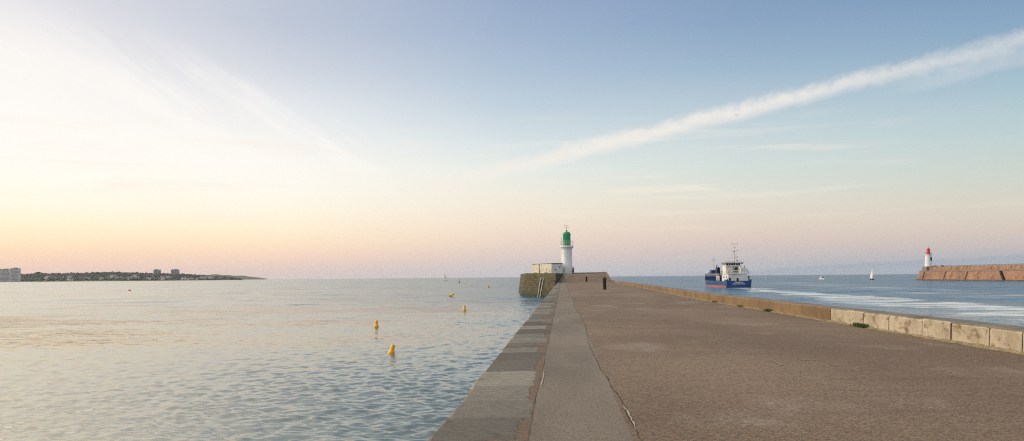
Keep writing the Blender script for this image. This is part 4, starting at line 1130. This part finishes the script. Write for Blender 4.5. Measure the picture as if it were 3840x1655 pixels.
# hopper and working deck
mb = MB(); mb.box((-.0, 18.5, 3.0), (6.6, 16.5, 1.6)); mb.build('hopper', M['navy'], ship)
mb = MB()
for k in range(14): mb.box((-3.55, 14.0+k*.98, 3.05), (.55, .16, 1.5))
mb.box((-3.6, 20.5, 3.85), (.7, 14.0, .12)); mb.build('hopper_frames', M['mid_blue'], ship)
mb = MB()
for k in range(5): mb.box((-3.9, 9.4+k*.85, 3.1), (.25, .22, 1.5))
mb.box((-3.9, 11.1, 3.85), (.3, 4.0, .2)); mb.box((-3.9, 11.1, 3.3), (.25, 4.0, .08)); mb.build('side_frames', M['ship_white'], ship, bevel=.02)
for k in range(12):
    mb = MB(); y = 10+k*1.55; mb.tube((-3.4, y, 3.9), (-2.9, y+.5, 4.7), .11); mb.tube((-2.9, y+.5, 4.7), (-2.3, y+.2, 4.1), .09)
    mb.build('pipe_support', M['mid_blue'] if k % 3 else M['slab_grey'], ship)
mb = MB(); mb.tube((-2.9, 8, 4.3), (-2.9, 28, 4.4), .22, .22, 12); mb.build('suction_pipe', M['mid_blue'], ship, smooth=True)
mb = MB(); mb.box((-2.3, 15.5, 4.5), (1.6, 5, .5)); mb.build('red_gear', M['red_lead'], ship, bevel=.05)
mb = MB(); mb.box((-2.05, 17.8, 5.7), (1.35, 1.9, 2.5), taper=.92); tw = mb.build('winch_tower', M['navy'], ship, bevel=.1)
mb = MB(); mb.path([(-2.6, 17.6, 6.0), (-2.6, 17.6, 7.5), (-2.45, 17.6, 7.75), (-2.1, 17.6, 7.8)], .12, 8); mb.build('vent_pipe', M['navy'], tw, smooth=True)
mb = MB(); mb.tube((-1.85, 17.8, 6.9), (-1.85, 17.8, 7.25), .25, .2, 12); mb.build('cowl', M['cloth_dark'], tw, smooth=True)
mb = MB(); mb.box((-1.8, 25.5, 5.1), (1.6, 2.2, 2.1)); mb.build('crane_cab', M['mid_blue'], ship, bevel=.08)
mb = MB(); mb.box((-.6, 26.0, 4.6), (.9, 2.0, 2.6)); mb.build('crane_post', M['navy'], ship, bevel=.08)
mb = MB(); mb.tube((-1.6, 12.0, 4.6), (-.4, 11.5, 6.8), .32, .26, 10); mb.box((-1.4, 12.0, 5.2), (1.7, 1.8, 1.0)); mb.box((-.6, 11.6, 6.5), (1.3, 1.4, .7), Matrix.Rotation(R(-30), 3, 'Y')); mb.tube((.1, 11.3, 5.0), (.1, 11.3, 7.2), .18); mb.build('gantry', M['navy'], ship, bevel=.03)
mb = MB(); mb.box((-.9, 9.7, 5.3), (1.2, .5, .9)); mb.build('gantry_block', M['cloth_dark'], ship, bevel=.1)
fc = hull_band(2.35, lambda y: 3.9+.6*max(0, (y-26)/11), M['hull_blue'], 'forecastle', 28.5, SLN+.4, .02, .04)
hull_band(4.0, lambda y: 4.6+.45*max(0, (y-30)/7), M['navy'], 'bow_bulwark', 29.2, SLN+.5, -.05, .05)
mb = MB(); mb.lathe([(.50, 0), (.55, .1), (.55, .8), (.45, .9)], (-1.7, 32.4, 4.75), 16); mb.build('white_drum', M['ship_white'], ship, smooth=True)
mb = MB(); mb.tube((.1, 31, 4.6), (.1, 31, 10.8), .13, .08); mb.tube((-.75, 31, 9.9), (1.05, 31, 9.9), .09); mb.box((.1, 31, 10.9), (.16, .16, .35)); mb.box((.1, 31, 7.3), (.2, .2, .3)); mb.build('foremast', M['steel'], ship)
mb = MB()
for a, b in (((-.75, 31, 9.9), (-1.1, 30, 5)), ((1.05, 31, 9.9), (1.4, 30, 5))): mb.tube(a, b, .014, seg=4)
mb.build('rigging', M['steel'], ship)
rail([(-3.9, 10.5, 3.95), (-3.9, 28, 3.95)], .75, 'railing', M['steel'])
# white water thrown up at the stern
crew = thing('person', 'person in dark clothes standing at the right corner of the ship stern', 'person', (SX0+3.62, SY0+1.0, 2.32), R(160))
mb = MB(); mb.box((3.62, 1.0, 2.24), (.7, .8, .16)); mb.build('stern_step', M['hull_blue'], ship)
person(crew, [((-.26, -.02, 1.16), (-.24, .16, .96)), ((.27, -.02, 1.16), (.24, .18, .98))], [((-.11, .03, .50), (-.12, -.02, .10), (-.13, .13, .05)), ((.11, .02, .50), (.13, -.03, .10), (.14, .12, .05))], .02, M['cloth_dark'], M['cloth_dark'], M['cloth_dark'])

# ------------------------------------------------------------------ breakwater with red lighthouse
BX, BY = 265.0, 489.0
bw = thing('breakwater', 'reddish stone breakwater with sloping lower wall and a set back upper wall', 'breakwater', (BX, BY, 0))
EL = -190.0
def run(x0b, x0t, x1, z0, z1, y0, y1, mat, name, tip=0.0):
    mb = MB(); n = max(2, int(abs(y1-y0)/6))
    q0 = [(x0b, y0+tip, z0), (x0t, y0, z1), (x1, y0, z1), (x1, y0+tip, z0)]
    B0 = [Vector((x0b, y0+tip, z0)), Vector((x0b, y1, z0)), Vector((x1, y1, z0)), Vector((x1, y0+tip, z0))]
    T0 = [Vector((x0t, y0, z1)), Vector((x0t, y1, z1)), Vector((x1, y1, z1)), Vector((x1, y0, z1))]
    B0.reverse(); T0.reverse()
    mb.prism(B0, T0, uv=True)
    return mb.build(name, mat, bw)
run(-.6, 1.9, 14, -2, 5.3, 0, EL, M['breakwater_stone'], 'lower_wall', 1.2)
run(1.75, 1.85, 13.8, 5.303, 6.15, -.1, EL, M['breakwater_grey'], 'ledge')
run(3.2, 3.5, 13.0, 6.153, 8.35, -9, EL, M['breakwater_stone'], 'upper_wall')
mb = MB(); mb.box((3.7, -9+(EL+9)/2, 8.95), (.12, -EL-9, .16))
n = int((-EL-9)/1.2)
for k in range(n): mb.box((3.7, -9.3-k*1.2, 8.62), (.14, .5, .52))
mb.build('railing', M['breakwater_grey'], bw)
mb = MB(); mb.box((-.45, EL/2, .15), (.35, -EL, .7)); mb.build('wet_foot', M['breakwater_foot'], bw)
for y in (-6.5, -30, -52, -112, -140):
    mb = MB(); mb.prism([Vector((-.95, y-.22, -2)), Vector((-.95, y+.22, -2)), Vector((-.1, y+.3, -2)), Vector((-.1, y-.3, -2))][::-1], [Vector((1.40, y-.22, 5.25)), Vector((1.40, y+.22, 5.25)), Vector((2.2, y+.3, 5.25)), Vector((2.2, y-.3, 5.25))][::-1])
    mb.build('buttress', M['breakwater_foot'], bw)
mb = MB()
for k in range(14):
    f = (k+.5)/14; z = 5.6*(1-f); mb.box((1.75-2.1*f-.1, -81.5-6.5*f, z-.45), (1.0, 1.1, .9))
mb.build('stair', M['weedy'], bw)
for y in (-22, -14):
    mb = MB(); mb.box((4.2, y, 8.85), (.6, 2.2, .9)); mb.build('locker', M['dark_metal'], bw, bevel=.05)
rl = thing('lighthouse', 'white lighthouse with a red lantern at the tip of the breakwater', 'lighthouse', (BX+5.0, BY-5.0, 6.15))
mb = MB(); mb.box((0, 0, 1.3), (5.4, 5.4, 2.6), taper=.95); mb.build('plinth', M['breakwater_grey'], rl, bevel=.1)
mb = MB(); mb.lathe([(2.25, 2.6), (2.2, 2.9), (1.72, 9.6), (1.72, 9.9), (1.95, 10.1), (2.05, 10.2)], seg=32); mb.build('tower', M['white_paint'], rl, smooth=True)
mb = MB(); mb.lathe([(2.05, 10.203), (2.1, 10.25), (2.1, 10.5)], seg=32); mb.build('gallery', M['white_paint'], rl)
mb = MB()
for k in range(16):
    a = 2*math.pi*k/16; mb.tube((2.02*math.cos(a), 2.02*math.sin(a), 10.5), (2.02*math.cos(a), 2.02*math.sin(a), 11.6), .035, seg=6)
for z in (11.05, 11.6): mb.path([(2.02*math.cos(2*math.pi*k/24), 2.02*math.sin(2*math.pi*k/24), z) for k in range(25)], .035, 6)
mb.build('railing', M['red_lead'], rl)
mb = MB(); mb.lathe([(1.02, 10.5), (1.0, 12.6), (.96, 12.65), (.95, 13.4), (1.05, 13.42)], seg=16); mb.build('lantern', M['red_paint'], rl, smooth=True)
mb = MB(); mb.lathe([(1.12, 13.43), (1.05, 13.6), (.85, 14.0), (.5, 14.35), (.15, 14.5), (.12, 14.9), (.03, 15.6)], seg=24); mb.build('dome', M['red_paint'], rl, smooth=True)
mb = MB(); mb.box((.75, -1.82, 7.5), (.95, .35, 2.3)); mb.build('window', M['rust_iron'], rl, bevel=.05)

# ------------------------------------------------------------------ gulls
def gull(loc, span, label, rz=0.0):
    gdr = thing('gull', label, 'bird', loc, rz, 'gulls in flight')
    mb = MB(); s = span/1.3
    mb.lathe([(0, -.26*s), (.05*s, -.2*s), (.075*s, -.02*s), (.065*s, .1*s), (.04*s, .18*s), (.035*s, .24*s), (0, .30*s)], seg=12, M=Matrix.Rotation(R(-90), 3, 'X'))
    mb.build('body', M['gull'], gdr, smooth=True)
    for sd in (-1, 1):
        mb = MB()
        top = [(0, .12, .03), (.28*sd, .16, .17), (.66*sd, -.02, .10), (.28*sd, -.10, .15), (0, -.14, .01)]
        up = mb.verts([Vector(p)*s+Vector((0, 0, .022*s)) for p in top]); dn = mb.verts([Vector(p)*s-Vector((0, 0, .022*s)) for p in top])
        mb.faces(up, [(0, 1, 3, 4), (1, 2, 3)]); mb.faces(dn, [(4, 3, 1, 0), (3, 2, 1)])
        for k in range(5):
            j = (k+1) % 5; mb.bm.faces.new((up[k], dn[k], dn[j], up[j]))
        mb.build('wing', M['gull'], gdr)
    return gdr
gull(P(2761, 433, 230), 1.35, 'gull with spread wings crossing the white vapour trail')
gull(P(2219, 961, 520), 1.3, 'tiny gull low in the sky right of the green lighthouse', R(60))
gull(P(1448, 988, 560), 1.3, 'tiny gull low in the sky left of the white sailboat', R(30))

# ------------------------------------------------------------------ far coast
YS = 3450.0
def coast(tab, base_y, depth, name, label, mat, Yd, front=0.0):
    mb = MB(); prev = None
    px = tab[0][0]
    while px <= tab[-1][0]:
        top = lerp_tab(tab, px)
        ridge = P(px, top, Yd+depth*.6); z = max(ridge.z, 1.0); ang = ridge.x/(Yd+depth*.6)
        row = []
        for f, h in ((0, -1.5), (.03, .12), (.12, .22), (.35, .62), (.6, 1.0), (1.0, .75)):
            Yv = Yd+depth*f; zz = h*z if h > 0 else h
            if 0 < f < 1: zz *= 1+.12*math.sin(px*.09+f*7)*math.sin(px*.031+f*3)
            row.append((ang*Yv, Yv, zz))
        cur = mb.verts(row)
        if prev:
            for k in range(len(row)-1): mb.bm.faces.new((prev[k], cur[k], cur[k+1], prev[k+1]))
        prev = cur; px += 12
    o = mb.build(name, mat, smooth=True)
    return tag(o, label, 'hill', kind='structure')
near = [(-900, 1024), (0, 1036), (70, 1034), (140, 1031), (200, 1030), (300, 1028), (400, 1025), (500, 1027), (600, 1030), (700, 1033), (790, 1037), (850, 1040.5), (912, 1047)]
coast(near, 0, 420, 'hills', 'low wooded coast along the left horizon', M['headland'], YS)
far = [(700, 1030), (830, 1031), (880, 1033), (930, 1037), (970, 1041), (1005, 1045.5)]
coast(far, 0, 700, 'hills', 'faint low headland beyond the wooded coast', M['headland'], 6200)
# woods: one mass of tree crowns
rw = random.Random(11)
ico = bmesh.new(); bmesh.ops.create_icosphere(ico, subdivisions=1, radius=1)
iv = np.array([v.co[:] for v in ico.verts]); itf = np.array([[v.index for v in f.verts] for f in ico.faces]); ico.free()
VV, FF = [], []; cnt = 0
def blob(p, rx, rz):
    global cnt
    j = np.array([[rw.uniform(.7, 1.3) for _ in range(3)] for _ in range(len(iv))])
    VV.append(iv*j*np.array([rx, rx, rz])+np.array(p)); FF.append(itf+cnt); cnt += len(iv)
for k in range(2600):
    px = rw.uniform(-300, 905); f = rw.choice((.6, .55, .5, .42, .3, .2, .1, .06))+rw.uniform(-.03, .03)
    if f < .3 and rw.random() < .35: continue
    Yv = YS+420*f; rd = P(px, lerp_tab(near, px), YS+252)
    h = {0: .2}.get(0); hz = np.interp(f, [0, .03, .12, .35, .6, 1], [0, .12, .22, .62, 1, .75])*max(rd.z, 1)
    fade = .45+.55*min(1, max(0, (905-px)/250))
    r = rw.uniform(2.6, 5.2)*fade
    blob((rd.x/rd.y*Yv, Yv, hz+r*rw.uniform(.5, 1.2)), r*rw.uniform(1.0, 1.9), r)
for k in range(30):                                              # a taller clump
    px = rw.gauss(143, 9); rd = P(px, 1030, YS+252); blob((rd.x, rd.y, rd.z+rw.uniform(2, 11)*(1-abs(px-143)/40)), 4, 4)
me = bpy.data.meshes.new('woods'); me.from_pydata(np.vstack(VV).tolist(), [], np.vstack(FF).tolist()); me.materials.append(M['woods'])
o = bpy.data.objects.new('woods', me); COL.objects.link(o); tag(o, 'dark woods covering the far coast on the left', 'woods', kind='stuff')
# houses
def house_mesh(w, d, h, rh, roof):
    mb = MB(); mb.box((0, 0, h/2-2), (w, d, h+4))
    v = mb.verts([(-w/2-.3, -d/2-.3, h+.02), (w/2+.3, -d/2-.3, h+.02), (w/2+.3, d/2+.3, h+.02), (-w/2-.3, d/2+.3, h+.02), (-w/2-.3, 0, h+rh), (w/2+.3, 0, h+rh)])
    mb.faces(v, [(0, 1, 5, 4), (2, 3, 4, 5), (1, 2, 5), (3, 0, 4), (3, 2, 1, 0)], 1)
    return mb.build('house', [M['house_wall'], roof])
protos = [house_mesh(13, 9, 5.5, 2.6, M['roof_red']), house_mesh(20, 10, 7, 3, M['slab_grey']), house_mesh(9, 8, 4.5, 2.4, M['roof_red'])]
HG = 'small houses on the far shore'
def put_house(o, px, f, rz):
    rd = P(px, lerp_tab(near, px), YS+252); Yv = YS+420*f
    hz = float(np.interp(f, [0, .03, .12, .35, .6, 1], [0, .12, .22, .62, 1, .75]))*max(rd.z, 1)
    o.location = (rd.x/rd.y*Yv, Yv, hz+1.0); o.rotation_euler.z = rz
    tag(o, 'tiny pale house among the dark trees of the far shore', 'house', HG)
used = set()
hs = [rw.gauss(300, 45) for _ in range(9)]+[rw.gauss(430, 40) for _ in range(13)]+[rw.gauss(560, 60) for _ in range(15)]+[rw.gauss(660, 45) for _ in range(9)]+[rw.gauss(775, 40) for _ in range(11)]+[rw.uniform(150, 260) for _ in range(5)]
for px in hs:
    i = rw.randrange(3); f = rw.choice((.05, .09, .14, .2, .28))
    if i in used: o = protos[i].copy(); COL.objects.link(o)
    else: o = protos[i]; used.add(i)
    put_house(o, min(max(px, 120), 850), f, rw.uniform(-.5, .5))
# tall blocks
def block(px0, px1, ytop, Yv, label, floors, steps):
    a, b = P(px0, 1050, Yv), P(px1, 1050, Yv); w = b.x-a.x; top = P((px0+px1)/2, ytop, Yv).z
    r = thing('apartment_block', label, 'building', ((a.x+b.x)/2, Yv, 0), R(8))
    mb = MB()
    for (f0, f1, k) in steps: mb.box((-w/2+w*(f0+f1)/2, 0, top*k/2), (w*(f1-f0), 16, top*k))
    mb.build('wall', M['flat_wall'], r)
    mb = MB()
    for (f0, f1, k) in steps:
        for q in range(floors):
            z = top*k*(q+.8)/floors
            mb.box((-w/2+w*(f0+f1)/2, -8.4, z), (w*(f1-f0)*.86, .9, top*k/floors*.4))
    mb.build('balcony', M['slab_grey'], r)
    mb = MB()
    for (f0, f1, k) in steps: mb.box((-w/2+w*(f0+f1)/2, 2, top*k+1.4), (w*(f1-f0)*.45, 7, 2.8))
    mb.build('roof_house', M['slab_grey'], r)
    return r
block(-70, 69, 1007, 3420, 'big pale apartment block at the left edge of the photo', 10, ((0, .52, .97), (.52, .78, .93), (.78, 1.0, 1.0)))
block(578, 602, 1012, 3760, 'square pale tower block rising above the trees, the left one of two', 12, ((0, .8, 1.0), (.8, 1.0, .96)))
block(644, 671, 1011, 3760, 'pale tower block with uneven top above the trees, the right one of two', 12, ((0, .3, .98), (.3, .36, .9), (.36, .8, 1.0), (.8, 1.0, .95)))

# ------------------------------------------------------------------ air
m = bpy.data.materials.new('haze'); m.use_nodes = True; m.node_tree.nodes.clear()
t = NT(m.node_tree); pv = t.n('ShaderNodeVolumePrincipled'); pv.inputs['Color'].default_value = (.93, .94, .97, 1); pv.inputs['Density'].default_value = 3.2e-5; pv.inputs['Anisotropy'].default_value = 0.0
t.put(t.n('ShaderNodeOutputMaterial').inputs['Volume'], pv.outputs[0])
mb = MB(); mb.box((0, 0, 30), (15600, 15600, 68)); hz = mb.build('haze', m); tag(hz, 'thin evening haze over the whole bay', 'haze', kind='stuff')
S.cycles.volume_bounces = 0
